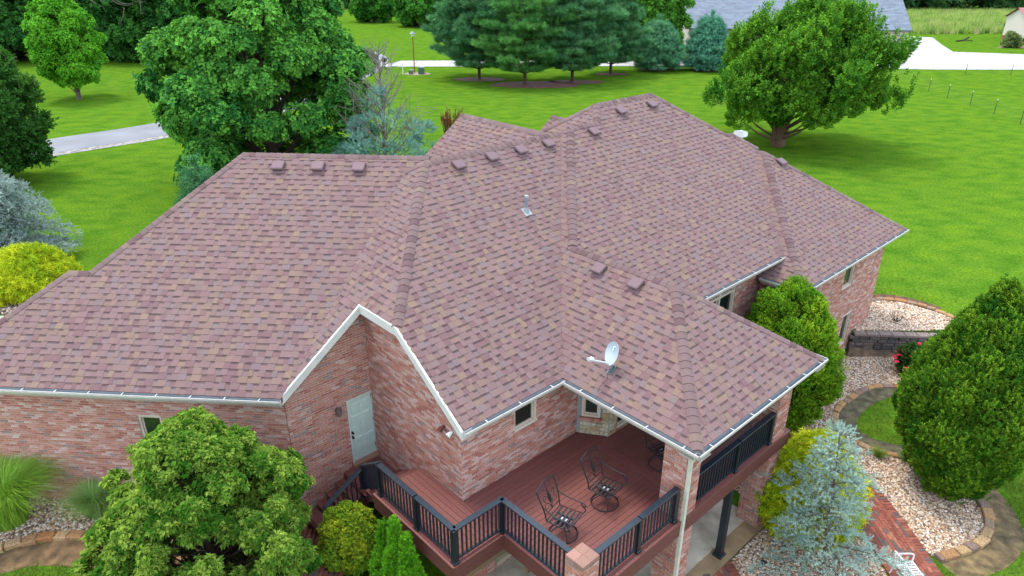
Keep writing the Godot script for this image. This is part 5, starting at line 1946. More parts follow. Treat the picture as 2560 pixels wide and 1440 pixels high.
func build_near_plants() -> void:
	# flowering tree in front of the angled wing
	tree({called = "broadleaf_tree", label = "round leafy green tree in front of the angled brick wing", category = "tree", at = Vector3(-6.35, 1.45, -11.1), h = 4.95, low = 0.5, prof = [1.9, 2.4, 2.45, 2.25, 2.0, 1.65, 1.2, 0.5], n = 330, cr = 0.3, flat = 0.7, per = 46, sprig = "magnolia", size = 0.95, a = Color(0.04, 0.145, 0.012), b = Color(0.25, 0.36, 0.055), mix = 1.0, trunk = 0.13, forks = 3, inner = 0.25, up = 1.1, rough = 0.5})
	# clipped oval evergreen
	tree({called = "oval_evergreen", label = "large dense dark green oval evergreen standing in the gravel bed", category = "tree", at = Vector3(13.25, 0.0, -16.9), h = 6.5, low = 0.45, prof = [0.6, 1.3, 1.68, 1.83, 1.8, 1.62, 1.35, 1.0, 0.58, 0.12], n = 430, cr = 0.3, flat = 1.6, per = 85, sprig = "small", size = 0.95, a = Color(0.022, 0.11, 0.010), b = Color(0.16, 0.285, 0.02), mix = 0.8, trunk = 0.12, inner = 0.45, up = 1.3, rough = 0.12})
	tree({called = "upright_evergreen", label = "bright green upright evergreen between the porch and the far brick wing", category = "tree", at = Vector3(9.15, 0.0, -20.3), h = 4.95, low = 0.25, prof = [0.9, 1.4, 1.65, 1.65, 1.5, 1.15, 0.55], n = 300, cr = 0.4, flat = 1.1, per = 66, sprig = "small", size = 1.0, a = Color(0.06, 0.20, 0.012), b = Color(0.23, 0.37, 0.02), trunk = 0.13, inner = 0.5, up = 1.0})
	# golden thread-leaf cypresses
	tree({called = "golden_cypress", label = "golden yellow thread-leaf cypress beside the far porch column", category = "shrub", at = Vector3(8.45, 0.0, -15.45), h = 2.75, low = 0.1, prof = [1.05, 1.35, 1.3, 1.1, 0.75, 0.3], n = 190, cr = 0.34, flat = 0.7, per = 70, sprig = "thread", size = 1.15, a = Color(0.23, 0.36, 0.012), b = Color(0.64, 0.63, 0.025), trunk = 0.07, inner = 0.4, up = 0.25})
	tree({called = "golden_cypress", label = "golden yellow cypress bush beyond the end of the angled wing", category = "shrub", at = Vector3(-21.4, 1.5, -28.2), h = 1.45, low = 0.1, prof = [1.5, 1.7, 1.5, 1.1, 0.5], n = 170, cr = 0.45, flat = 0.7, per = 52, sprig = "thread", size = 1.9, a = Color(0.19, 0.33, 0.012), b = Color(0.52, 0.55, 0.02), trunk = 0.07, inner = 0.4, up = 0.2})
	# blue cedars
	conifer({called = "blue_cedar", label = "silvery blue cedar with open boughs beside the brick path", category = "tree", at = Vector3(8.2, 0.0, -13.55), h = 4.7, lean = Vector3(-0.45, 0, 0), low = 0.5, r = 2.05, gap = 0.52, boughs = 5, sprig = "cedar", size = 0.85, per = 20, twigs = true, ragged = 0.5, a = Color(0.17, 0.28, 0.23), b = Color(0.34, 0.46, 0.41), rise = 0.25, sag = 0.18, spread = 0.17, trunk = 0.06, up = 0.5, prof = [1.15, 1.0, 0.7, 0.42, 0.3, 0.15], bark = lin(126, 112, 104), bare = 0.03})
	conifer({called = "blue_cedar", label = "silvery blue weeping cedar at the edge of the frame above the golden bush", category = "tree", at = Vector3(-23.9, 1.5, -30.6), h = 5.0, low = 0.3, r = 2.9, gap = 0.4, boughs = 8, sprig = "cedar", size = 1.3, per = 14, twigs = true, ragged = 0.45, a = Color(0.17, 0.26, 0.23), b = Color(0.36, 0.45, 0.42), rise = 0.3, sag = 0.35, spread = 0.4, trunk = 0.1, up = 0.1, prof = [1.0, 1.0, 0.85, 0.7, 0.5, 0.2], bark = lin(130, 118, 110)})
	build_bare_cedar(Vector3(-7.6, 1.5, -41.5))
	gravel("gravel", "dark brown gravel under the golden bush beyond the angled wing", w2([-25.5, -29.5, -19.6, -29.5, -18.6, -27.6, -18.9, -26.0, -20.2, -25.55, -22.5, -25.7, -26.0, -27.0]), [], 260.0, 0.05, lin(84, 68, 58), [lin(104, 86, 74), lin(140, 122, 108), lin(84, 66, 56), lin(166, 150, 136)])
	sheet("walk", w2([-26.0, -26.9, -22.5, -25.6, -20.2, -25.45, -18.0, -25.6, -16.5, -23.0, -26.0, -21.0]), 0.014, Color(0.36, 0.33, 0.27), M.concrete, 2.0)
	# small things by the steps
	tree({called = "spreading_shrub", label = "yellow green rounded shrub at the foot of the deck stairs", category = "shrub", at = Vector3(-4.05, 1.0, -13.15), h = 1.5, low = 0.1, prof = [0.55, 0.78, 0.75, 0.55, 0.25], n = 120, cr = 0.17, flat = 0.8, per = 46, sprig = "tiny", size = 1.0, a = Color(0.136, 0.286, 0.025), b = Color(0.40, 0.46, 0.03), trunk = 0.03, inner = 0.45, up = 0.7})
	for q in [[-2.95, 0.5, -12.11, 2.5, "bright green pointed arborvitae nearest the yellow green shrub"], [-2.61, 0.5, -11.75, 3.0, "tallest bright green pointed arborvitae below the deck railing"], [-2.3, 0.45, -11.45, 2.85, "bright green pointed arborvitae nearest the deck corner post"]]:
		tree({called = "arborvitae", label = q[4], category = "shrub", group = "arborvitae below the deck", at = Vector3(q[0], q[1], q[2]), h = q[3], low = 0.05, prof = [0.36, 0.38, 0.34, 0.27, 0.18, 0.09, 0.01], n = 260, cr = 0.075, flat = 2.2, per = 28, sprig = "spire", size = 0.85, a = Color(0.06, 0.22, 0.012), b = Color(0.17, 0.42, 0.02), trunk = 0.03, inner = 0.4, up = 1.6, limbs = false, rough = 0.6})
	grass_clump(Vector3(-13.0, 1.45, -13.9), "big fountain of green ornamental grass against the angled wing", 3600, 2.25, 1.75, Color(0.08, 0.22, 0.012), Color(0.28, 0.44, 0.06))
	grass_clump(Vector3(-10.9, 1.45, -14.15), "smaller fine ornamental grass half behind the leafy tree", 1800, 1.3, 1.0, Color(0.11, 0.24, 0.04), Color(0.27, 0.40, 0.12), "ornamental_grass", 0.009)
	grass_clump(Vector3(11.95, 0.0, -18.35), "low green grass tuft beside the golden cypress and path", 420, 0.42, 0.42, Color(0.08, 0.15, 0.02), Color(0.17, 0.23, 0.04), "grass_tuft", 0.012)
	grass_clump(Vector3(12.75, 0.0, -18.15), "low green grass tuft under the oval evergreen", 420, 0.4, 0.42, Color(0.08, 0.15, 0.02), Color(0.17, 0.23, 0.04), "grass_tuft", 0.012)
	# rose bush with its blooms
	var rose := tree({called = "rose_bush", label = "green rose bush covered in pink red blooms by the retaining wall", category = "shrub", at = Vector3(15.6, 0.0, -23.3), h = 1.15, low = 0.15, prof = [0.4, 0.62, 0.6, 0.4], n = 60, cr = 0.2, per = 26, sprig = "small", size = 1.0, a = Color(0.03, 0.08, 0.02), b = Color(0.06, 0.13, 0.03), trunk = 0.03, inner = 0.3})
	for k in 34:
		var m := MB.new()
		var a := rng.randf() * TAU
		var hh := rng.randf_range(0.45, 1.25)
		var c := Vector3(cos(a), 0, sin(a)) * (0.78 - absf(hh - 0.6) * 0.55) + Vector3(0, hh, 0)
		var col := vary(Color(0.72, 0.02, 0.09), 0.25)
		for j in 9:
			var aa := TAU * j / 5.0 + (0.6 if j > 4 else 0.0)
			var rr := 0.1 if j < 5 else 0.06
			var e := Vector3(cos(aa), 0, sin(aa))
			var f := e.rotated(Vector3.UP, 0.55)
			var g := e.rotated(Vector3.UP, -0.55)
			m.tri(c, c + f * rr * 0.8 + Vector3(0, 0.03, 0), c + e * rr + Vector3(0, 0.035 if j > 4 else 0.015, 0), col)
			m.tri(c, c + e * rr + Vector3(0, 0.035 if j > 4 else 0.015, 0), c + g * rr * 0.8 + Vector3(0, 0.03, 0), col)
		part(rose, "bloom", m, M.blade)
	# bare plant on the upper gravel
	rng.seed = 77
	var twig := thing("bare_twig_plant", "small dark bare twiggy plant on the upper gravel", "plant", Vector3(16.0, 1.0, -25.9))
	var tm := MB.new()
	for k in 16:
		var e := (rand_dir() * 0.7 + Vector3.UP).normalized()
		rod(tm, [Vector3.ZERO, e * 0.22 + rand_dir() * 0.03, e * rng.randf_range(0.34, 0.55) + rand_dir() * 0.08], 0.008, lin(70, 52, 56), 4)
	part(twig, "stem", tm, M.bark)
	# rust-brown seed heads behind the gable
	var rust := thing("dried_plant", "rust brown dried plant beside the rear gable edge", "plant", Vector3(-4.9, 1.5, -57.5))
	var rb := MB.new()
	for k in 60:
		var e := (rand_dir() * 0.22 + Vector3.UP).normalized() * rng.randf_range(1.2, 2.5)
		var b0 := Vector3(rng.randf_range(-0.6, 0.6), 0, rng.randf_range(-0.4, 0.4))
		rod(rb, [b0, b0 + e * 0.6, b0 + e], 0.02, vary(lin(112, 84, 58), 0.2), 4)
		for j in 8:
			var p := b0 + e * rng.randf_range(0.6, 1.0) + rand_dir() * 0.14
			var d := rand_dir() * 0.12
			rb.tri(p, p + d, p + d.cross(Vector3.UP) * 0.5 + Vector3(0, 0.1, 0), vary(lin(176, 92, 46), 0.3))
	part(rust, "stalks", rb, M.bark)


func build_far_plants() -> void:
	var mg := [Color(0.022, 0.125, 0.025), Color(0.14, 0.38, 0.05)]
	tree({called = "maple_tree", label = "huge dense green maple standing behind the angled wing", category = "tree", at = Vector3(-15.4, 1.5, -44.6), h = 17.0, low = 0.2, prof = [4.4, 5.9, 6.3, 6.2, 5.9, 5.4, 4.7, 3.7, 2.5, 1.0], n = 200, cr = 1.3, flat = 0.7, per = 160, sprig = "maple", size = 1.05, a = mg[0], b = mg[1], trunk = 0.4, inner = 0.45, up = 0.6, mix = 0.95})
	tree({called = "young_maple", label = "light green young maple standing alone on the far lawn", category = "tree", at = Vector3(-45.4, 1.5, -74.9), h = 10.6, low = 2.1, prof = [1.6, 3.2, 3.7, 3.4, 3.1, 2.4, 1.6, 0.6], n = 130, cr = 0.85, flat = 0.7, per = 60, sprig = "maple", size = 1.2, a = Color(0.064, 0.247, 0.015), b = Color(0.136, 0.390, 0.025), trunk = 0.22, inner = 0.3, up = 0.6, bark = lin(120, 106, 92)})
	tree({called = "dark_shade_tree", label = "olive dark shade tree cut by the frame beside the asphalt drive", category = "tree", at = Vector3(-34.2, 1.5, -44.0), h = 11.0, low = 0.6, prof = [2.8, 4.0, 4.2, 3.7, 3.0, 2.2, 1.0], n = 260, cr = 0.8, flat = 0.8, per = 52, sprig = "broad", size = 1.25, a = Color(0.030, 0.111, 0.020), b = Color(0.064, 0.169, 0.031), trunk = 0.3, inner = 0.4})
	# broad spreading tree on the right lawn
	tree({called = "spreading_tree", label = "broad spreading green tree with thick twin trunk on the open lawn", category = "tree", at = Vector3(20.9, 1.5, -54.6), h = 9.9, low = 2.2, prof = [4.4, 6.1, 6.7, 6.6, 6.0, 5.0, 3.6, 1.6], n = 205, cr = 0.9, flat = 0.75, per = 80, sprig = "broad", size = 1.2, a = Color(0.03, 0.125, 0.012), b = Color(0.14, 0.32, 0.025), mix = 0.9, trunk = 0.42, forks = 5, inner = 0.2, rough = 0.7, lean = Vector3(1.2, 0, 0), wind = Vector3(0.8, 1.3, 0), bark = lin(120, 94, 74), up = 1.0})
	# pines on their mulch rings
	for q in [[-4.0, -88.5, 12.6, 6.2, "dark green pine tree nearest the lamp post"], [1.5, -84.8, 13.4, 5.9, "bright green pine tree standing foremost of the pines"], [7.2, -86.6, 13.0, 5.8, "blue green pine tree third along from the lamp post"], [12.6, -92.8, 10.8, 4.4, "smaller pine tree at the end of the row toward the grey roof"]]:
		var br: bool = q[4].begins_with("bright")
		conifer({called = "pine_tree", label = q[4], category = "tree", group = "pines along the far lawn", at = Vector3(q[0], 1.5, q[1]), h = q[2], low = 1.2, r = q[3], gap = 0.75, boughs = 8, sprig = "pine", size = 1.65, per = 15, ragged = 0.5, a = Color(0.045, 0.18, 0.05) if br else Color(0.04, 0.155, 0.065), b = Color(0.15, 0.36, 0.09) if br else Color(0.13, 0.31, 0.125), rise = 0.22, spread = 0.4, trunk = 0.2, up = 0.75, prof = [0.72, 1.0, 0.95, 0.8, 0.62, 0.38, 0.12], bark = lin(96, 76, 62)})
	for q in [[-4.0, -88.3, 3.2, 1.6], [2.8, -84.3, 5.2, 2.6], [7.8, -86.3, 3.4, 1.5], [12.6, -92.6, 2.2, 1.1], [19.1, -96.2, 2.2, 1.1], [25.7, -95.9, 2.4, 1.1]]:
		var c := PackedVector2Array()
		for k in 20:
			var r := rng.randf_range(0.9, 1.1)
			c.append(Vector2(q[0] + cos(TAU * k / 20.0) * q[2] * r, q[1] + sin(TAU * k / 20.0) * q[3] * r))
		sheet("mulch", c, 0.014, lin(120, 66, 46), M.soil, 3.0)
	conifer({called = "spruce_tree", label = "blue green spruce in front of a leafy tree beside the concrete road", category = "tree", group = "spruces by the concrete road", at = Vector3(19.1, 1.5, -96.4), h = 6.1, low = 0.4, r = 3.2, gap = 0.5, boughs = 8, sprig = "spruce", size = 2.2, per = 15, a = Color(0.045, 0.17, 0.08), b = Color(0.11, 0.28, 0.14), rise = 0.05, sag = 0.05, spread = 0.34, trunk = 0.14, up = 0.3})
	conifer({called = "spruce_tree", label = "blue green spruce standing before the grey roofed house", category = "tree", group = "spruces by the concrete road", at = Vector3(25.6, 1.5, -96.0), h = 6.7, low = 0.4, r = 2.9, gap = 0.5, boughs = 8, sprig = "spruce", size = 2.2, per = 15, a = Color(0.043, 0.176, 0.106), b = Color(0.093, 0.273, 0.175), rise = 0.05, sag = 0.05, spread = 0.34, trunk = 0.14, up = 0.3})
	tree({called = "leafy_tree", label = "rounded green tree behind the first spruce by the road", category = "tree", at = Vector3(20.5, 1.5, -108.5), h = 12.0, low = 0.9, prof = [3.5, 4.8, 5.2, 4.8, 3.8, 2.2], n = 170, cr = 1.1, per = 36, sprig = "wood", size = 0.8, a = Color(0.043, 0.169, 0.019), b = Color(0.102, 0.273, 0.031), trunk = 0.25})
	# small trees far up the mown slope
	for q in [[-32.5, -176.0, 9.0, 5.0, "dark round tree far up the mown slope nearest the big maple"], [-20.5, -164.0, 9.6, 5.4, "round dark green tree far up the slope above the lamp post"], [-13.0, -158.0, 4.5, 2.2, "small light green tree far up the slope near the pines"], [-29.0, -196.0, 7.0, 4.0, "pale small tree farthest up the mown slope"]]:
		tree({called = "field_tree", label = q[4], category = "tree", group = "trees far up the slope", at = Vector3(q[0], 1.5, q[1]), h = q[2], low = 0.9, prof = [q[3] * 0.7, q[3], q[3] * 0.95, q[3] * 0.7, q[3] * 0.3], n = 70, cr = q[3] * 0.28, per = 30, sprig = "wood", size = 1.2, a = Color(0.025, 0.130, 0.019), b = Color(0.068, 0.221, 0.025), trunk = 0.25})
	# woodland edge on the left
	var wl := ["dark woodland tree at the edge of the frame behind the far lawn", "tall dark woodland tree just behind the young maple's shoulder", "dense woodland tree straight behind the young maple", "woodland tree with pale dead boughs behind the far lawn", "dark woodland tree nearest the big maple", "back row woodland tree over the pale dead boughs", "back row woodland tree over the young maple", "back row woodland tree in the frame corner", "back row woodland tree above the big maple's flank"]
	var wp := [[-84.0, -104.0, 15.0, 6.5], [-72.0, -106.0, 17.0, 6.5], [-62.0, -108.0, 16.0, 6.0], [-53.0, -107.0, 15.5, 6.0], [-44.0, -106.0, 14.0, 5.5], [-57.0, -120.0, 19.0, 7.0], [-70.0, -121.0, 20.0, 7.5], [-88.0, -120.0, 20.0, 8.0], [-46.0, -122.0, 18.0, 7.0]]
	for k in wp.size():
		var q: Array = wp[k]
		var t := tree({called = "woodland_tree", label = wl[k], category = "tree", group = "woodland trees behind the far lawn", at = Vector3(q[0], 1.5, q[1]), h = q[2], low = 0.8, prof = [q[3] * 0.8, q[3], q[3], q[3] * 0.85, q[3] * 0.6, q[3] * 0.25], n = 150, cr = 1.5, per = 42, sprig = "wood", size = 1.0, a = Color(0.019, 0.085, 0.018), b = Color(0.051, 0.169, 0.025), trunk = 0.3, inner = 0.5})
		if k == 3 or k == 2:
			var m := MB.new()
			for j in 9:
				var b0 := Vector3(rng.randf_range(-2, 3), rng.randf_range(5.0, 9.5), q[3] * 0.92)
				var e := Vector3(rng.randf_range(-1, 1), rng.randf_range(-0.3, 0.9), 0.5).normalized() * rng.randf_range(1.2, 2.4)
				rod(m, [b0 - Vector3(0, 0, 1.5), b0, b0 + e * 0.6, b0 + e + Vector3(0, 0.4, 0)], 0.06, lin(150, 138, 126), 5)
			part(t, "dead_bough", m, M.bark)
	# far treeline beyond the rough field, a single mass to the eye
	rng.seed = 404
	var sw := Swarm.new()
	for k in 5200:
		var u := rng.randf()
		var x := lerpf(-60.0, 330.0, u)
		var z := lerpf(-205.0, -232.0, rng.randf()) - 20.0 * sm(x, 60.0, -60.0) - maxf(0.0, x - 120.0) * 0.12
		var hgt := 8.0 + 3.5 * sin(x * 0.31) + 2.0 * sin(x * 0.83 + 2.0)
		var y := 1.5 + hgt * sqrt(rng.randf())
		var c := Color(0.028, 0.085, 0.028).lerp(Color(0.06, 0.13, 0.04), rng.randf())
		sw.put(Vector3(x, y, z), rand_dir() * 0.8 + Vector3(0, 0.6, 0.5), rng.randf() * TAU, rng.randf_range(3.2, 5.2), c)
	var tl := sw.node("treeline", SP.wood)
	add_child(tl)
	tl.set_meta("kind", "stuff")
	tag(tl, "far line of dark green woods beyond the rough field", "woods")
	# rough uncut field
	var fs := Swarm.new()
	var gm := MB.new()
	for k in 14:
		var a := rng.randf() * TAU
		var p := Vector3(cos(a), 0, sin(a)) * rng.randf() * 0.5
		var w := Vector3(cos(a + 1.2), 0, sin(a + 1.2)) * 0.04
		gm.tri(p - w, p + Vector3(rng.randf_range(-0.25, 0.25), rng.randf_range(0.6, 1.1), rng.randf_range(-0.2, 0.2)), p + w, Color.WHITE)
	var tall := gm.mesh(M.blade)
	for k in 26000:
		var x := rng.randf_range(62.0, 200.0)
		var z := rng.randf_range(-208.0, -146.0)
		if absf(x) > -z * 0.9 or z > -146.0 - 6.0 * sin(x * 0.09) * sin(x * 0.05):
			continue
		var r := rng.randf()
		var c := Color(0.24, 0.37, 0.06)
		if r > 0.55: c = Color(0.36, 0.45, 0.12)
		if r > 0.85: c = Color(0.42, 0.40, 0.18)
		if r < 0.2: c = Color(0.10, 0.2, 0.04)
		fs.put(Vector3(x, 1.48, z), Vector3(rng.randf_range(-0.2, 0.2), 1, rng.randf_range(-0.2, 0.2)), rng.randf() * TAU, rng.randf_range(0.9, 1.7), vary(c, 0.15))
	var fl := fs.node("field_grass", tall)
	add_child(fl)
	fl.set_meta("kind", "stuff")
	tag(fl, "tall uncut straw and green grass of the rough far field", "grass")
	for q in [[101.0, -150.0, "sapling"], [107.0, -148.5, "sapling"]]:
		tree({called = "field_shrub", label = "thin shrub in the rough grass nearest the metal barn" if q[0] > 104.0 else "thin shrub in the rough grass short of the metal barn", category = "shrub", group = "shrubs in the rough field", at = Vector3(q[0], 1.5, q[1]), h = 3.6, low = 0.4, prof = [0.8, 1.2, 1.0, 0.4], n = 24, cr = 0.5, per = 22, sprig = "wood", size = 0.7, a = Color(0.051, 0.169, 0.037), b = Color(0.102, 0.247, 0.062), trunk = 0.06})


# ---------------------------------------------------------------- far objects
func build_far_objects() -> void:
	rng.seed = 900
	# lamp post at the road junction
	var lp := thing("lamp_post", "rust brown lamp post with pale cap by the concrete road", "lamp post", Vector3(-12.6, 1.5, -93.9))
	var m := MB.new()
	m.tube([Vector3(0, -0.1, 0), Vector3(0, 4.5, 0)], [0.07, 0.055], 10, lin(128, 70, 48))
	part(lp, "pole", m, M.iron)
	m = MB.new()
	m.tube([Vector3(0, 4.45, 0), Vector3(0, 4.75, 0), Vector3(0, 4.8, 0)], [0.14, 0.17, 0.1], 10, lin(200, 206, 210))
	part(lp, "lantern", m, M.plastic)
	m = MB.new()
	m.tube([Vector3(0, 4.78, 0), Vector3(0, 4.84, 0), Vector3(0, 5.05, 0)], [0.36, 0.34, 0.05], 12, lin(214, 218, 220))
	part(lp, "cap", m, M.metal_white)
	for q in [[-11.6, -92.9, 0.75, 0.85, 0.7, lin(70, 92, 84), "green metal utility box beside the lamp post"], [-12.9, -92.7, 0.55, 0.55, 0.5, lin(86, 96, 82), "smaller grey green utility box at the lamp post foot"]]:
		m = MB.new()
		m.block(Vector3(0, q[3] * 0.5, 0), Vector3(q[2] * 0.5, 0, 0), Vector3(0, q[3] * 0.5, 0), Vector3(0, 0, q[4] * 0.5), 0.06, q[5])
		var u := thing("utility_box", q[6], "utility box", Vector3(q[0], 1.5, q[1]))
		part(u, "cabinet", m, M.metal_white)
		m = MB.new()
		m.cube(Vector3(-q[2] * 0.45, 0.1, q[4] * 0.5), Vector3(-0.01, q[3] - 0.12, q[4] * 0.5 + 0.015), q[5] * 1.1)
		m.cube(Vector3(0.01, 0.1, q[4] * 0.5), Vector3(q[2] * 0.45, q[3] - 0.12, q[4] * 0.5 + 0.015), q[5] * 1.1)
		part(u, "door", m, M.metal_white)
	sheet("gravel_patch", w2([-13.9, -92.3, -12.4, -91.6, -10.6, -92.2, -10.4, -93.4, -12, -94.2, -13.6, -93.8]), 0.014, lin(176, 156, 134), M.soil, 2.0)
	var mk := MB.new()
	mk.tube([Vector3(0, 0, 0), Vector3(0, 1.3, 0)], [0.05, 0.05], 8, lin(206, 214, 206))
	mk.tube([Vector3(0, 1.3, 0), Vector3(0, 1.4, 0)], [0.06, 0.02], 8, lin(206, 214, 206))
	var mn := part(self, "marker_post", mk, M.plastic)
	mn.position = Vector3(-13.9, 1.5, -92.5)
	tag(mn, "thin white marker post on the grass by the utility boxes", "post")
	for q in [[-17.0, -97.4, "dark letter box on a post at the road junction"], [-18.1, -96.2, "dark letter box on a post nearest the asphalt drive"]]:
		var mb := thing("letter_box", q[2], "letter box", Vector3(q[0], 1.5, q[1]), 0.0, "letter boxes at the junction")
		m = MB.new()
		m.cube(Vector3(-0.06, -0.1, -0.06), Vector3(0.06, 1.0, 0.06), lin(70, 62, 56))
		part(mb, "post", m, M.bark)
		m = MB.new()
		m.cube(Vector3(-0.3, 0.95, -0.45), Vector3(0.3, 1.25, 0.45), lin(70, 74, 74))
		m.tube([Vector3(0, 1.25, -0.45), Vector3(0, 1.25, 0.45)], [0.3, 0.3], 12, lin(70, 74, 74))
		part(mb, "box", m, M.metal_white)

	# wire fences: two runs of thin steel posts
	var runs := [
		[[46.7, -84.2], [46.2, -79.6], [45.9, -75.4], [46.0, -71.5], [45.6, -67.0], [45.2, -62.6], [44.9, -58.4], [44.5, -54.0]],
		[[46.7, -84.2], [49.0, -93.8], [57.9, -92.6], [63.2, -91.8], [68.5, -91.0], [74.0, -90.2]],
	]
	var fl := ["wire fence with thin steel posts running down the right lawn", "wire fence with thin steel posts along the concrete road"]
	for r in 2:
		var p0: Array = runs[r][0]
		var base := Vector3(p0[0], 1.5, p0[1])
		var f := thing("wire_fence", fl[r], "fence", base, 0.0, "wire fences on the lawn")
		for q in runs[r]:
			m = MB.new()
			var p := Vector3(q[0], 0, q[1]) - Vector3(base.x, 0, base.z)
			m.tube([p + Vector3(0, -0.1, 0), p + Vector3(0, 1.3, 0)], [0.035, 0.03], 6, lin(70, 78, 66))
			m.tube([p + Vector3(0, 1.28, 0), p + Vector3(0, 1.4, 0)], [0.04, 0.035], 6, lin(214, 218, 214))
			part(f, "post", m, M.iron)
		for y in [0.25, 0.55, 0.85, 1.15]:
			m = MB.new()
			for k in runs[r].size() - 1:
				var a: Array = runs[r][k]; var b: Array = runs[r][k + 1]
				m.tube([Vector3(a[0] - base.x, y, a[1] - base.z), Vector3(b[0] - base.x, y, b[1] - base.z)], [0.004, 0.004], 4, lin(92, 98, 88))
			part(f, "wire", m, M.iron)

	# neighbour's house with the grey roof
	var gh := thing("grey_roof_house", "low house with long grey shingle roof and whitewashed brick wall", "house", Vector3(47, 1.5, -128), -0.12)
	var W := 17.5
	var roof := MB.new()
	var gcol := lin(122, 132, 146)
	for side in [-1, 1]:
		var n := 26
		for k in n:
			var f0 := k / float(n); var f1 := (k + 1) / float(n)
			var s := -W
			while s < W:
				var l := minf(rng.randf_range(0.5, 1.3), W - s)
				var c := vary(gcol, 0.16)
				var a := Vector3(s, 3.1 + 5.4 * f0, side * 8.4 * (1.0 - f0))
				var b := Vector3(s + l, 3.1 + 5.4 * f0, side * 8.4 * (1.0 - f0))
				var e := Vector3(s + l, 3.1 + 5.4 * f1 - 0.02, side * 8.4 * (1.0 - f1))
				var g := Vector3(s, 3.1 + 5.4 * f1 - 0.02, side * 8.4 * (1.0 - f1))
				roof.quad(a, b, e, g, Vector3(0, 1, side), c)
				roof.quad(a, b, b - Vector3(0, 0.03, 0), a - Vector3(0, 0.03, 0), Vector3(0, 0, side), c)
				s += l
	for e in [-1, 1]:
		roof.face(Vector3(W * e * 0.97, 3.1, -8.0), Vector3(W * e * 0.97, 3.1, 8.0), Vector3(W * e * 0.97, 8.4, 0), Vector3(e, 0, 0), lin(176, 160, 152))
	var rn := part(gh, "roof", roof, M.shingle)
	rn.set_meta("label", "grey shingle roof")
	m = MB.new()
	m.beam(Vector3(-W, 8.52, 0), Vector3(W, 8.52, 0), 0.3, 0.06, gcol)
	part(rn, "ridge_cap", m, M.shingle)
	m = MB.new()
	m.cube(Vector3(-W + 0.4, -0.1, -7.9), Vector3(W - 0.4, 3.1, 7.9), lin(186, 172, 164))
	var gw := part(gh, "wall", m, M.mortar)
	m = MB.new()
	var row := 0
	var yy := 0.05
	while yy < 3.0:
		var s := -W + 0.4 - (0.3 if row % 2 else 0.0)
		while s < -4.0:
			var l := 0.6
			m.box(Vector3(maxf(s, -W + 0.4) + l * 0.5, yy + 0.09, 7.91), Vector3(l * 0.5 - 0.02, 0, 0), Vector3(0, 0.08, 0), Vector3(0, 0, 0.012), vary(lin(196, 180, 172), 0.22))
			s += l
		yy += 0.2
		row += 1
	part(gw, "brick_courses", m, M.brick).set_meta("kind", "stuff")
	for q in [[-12.2, 1.2], [-6.0, 1.4], [2.0, 1.6], [9.0, 1.4]]:
		m = MB.new()
		m.cube(Vector3(q[0] - q[1] * 0.5, 0.5, 7.88), Vector3(q[0] + q[1] * 0.5, 2.7, 7.96), lin(150, 160, 150))
		var wn := part(gh, "window", m, M.trim)
		m = MB.new()
		m.cube(Vector3(q[0] - q[1] * 0.5 + 0.1, 0.6, 7.95), Vector3(q[0] + q[1] * 0.5 - 0.1, 2.6, 7.975), lin(60, 72, 70))
		part(wn, "pane", m, M.glass)
	m = MB.new()
	m.cube(Vector3(-W - 0.1, 2.98, 8.3), Vector3(W + 0.1, 3.14, 8.5), lin(52, 56, 62))
	part(gh, "gutter", m, M.metal_white)

	# cream metal barn with red trim at the frame edge
	var bn := thing("metal_barn", "cream metal barn with red trim at the edge of the frame", "barn", Vector3(94.2, 1.5, -131.0), -0.25)
	m = MB.new()
	m.cube(Vector3(-4.6, 0.5, -6), Vector3(4.6, 3.9, 4.0), lin(196, 188, 178))
	var bw := part(bn, "wall", m, M.trim)
	for k in 22:
		m = MB.new()
		m.box(Vector3(-4.4 + k * 0.42, 2.2, 4.02), Vector3(0.03, 0, 0), Vector3(0, 1.7, 0), Vector3(0, 0, 0.02), lin(202, 194, 184))
		part(bw, "rib", m, M.trim)
	m = MB.new()
	m.cube(Vector3(-4.64, 0.0, -6.05), Vector3(4.64, 0.62, 4.05), lin(146, 58, 54))
	m.cube(Vector3(-4.66, 0.62, 3.9), Vector3(-4.5, 3.9, 4.08), lin(146, 58, 54))
	part(bn, "red_trim", m, M.trim)
	m = MB.new()
	m.quad(Vector3(-5.0, 3.8, 4.4), Vector3(5.0, 3.8, 4.4), Vector3(5.0, 5.6, -1.0), Vector3(-5.0, 5.6, -1.0), Vector3(0, 1, 1), lin(140, 62, 58))
	m.quad(Vector3(-5.0, 3.8, -6.4), Vector3(5.0, 3.8, -6.4), Vector3(5.0, 5.6, -1.0), Vector3(-5.0, 5.6, -1.0), Vector3(0, 1, -1), lin(140, 62, 58))
	m.face(Vector3(-4.6, 3.9, 4.0), Vector3(-4.6, 3.9, -6.0), Vector3(-4.6, 5.5, -1.0), Vector3(-1, 0, 0), lin(196, 188, 178))
	part(bn, "roof", m, M.trim)
	m = MB.new()
	m.cube(Vector3(-3.3, 0.4, 4.0), Vector3(-2.2, 2.2, 4.07), lin(232, 234, 236))
	var bwn := part(bn, "window", m, M.trim)
	for y in [[0.5, 1.25], [1.35, 2.1]]:
		m = MB.new()
		m.cube(Vector3(-3.2, y[0], 4.06), Vector3(-2.3, y[1], 4.085), lin(120, 136, 146))
		part(bwn, "pane", m, M.glass)
	sheet("gravel_patch", w2([80.5, -122.5, 88, -120.5, 96, -121.5, 96, -124.5, 83, -125]), 0.014, lin(170, 140, 108), M.soil, 3.0)
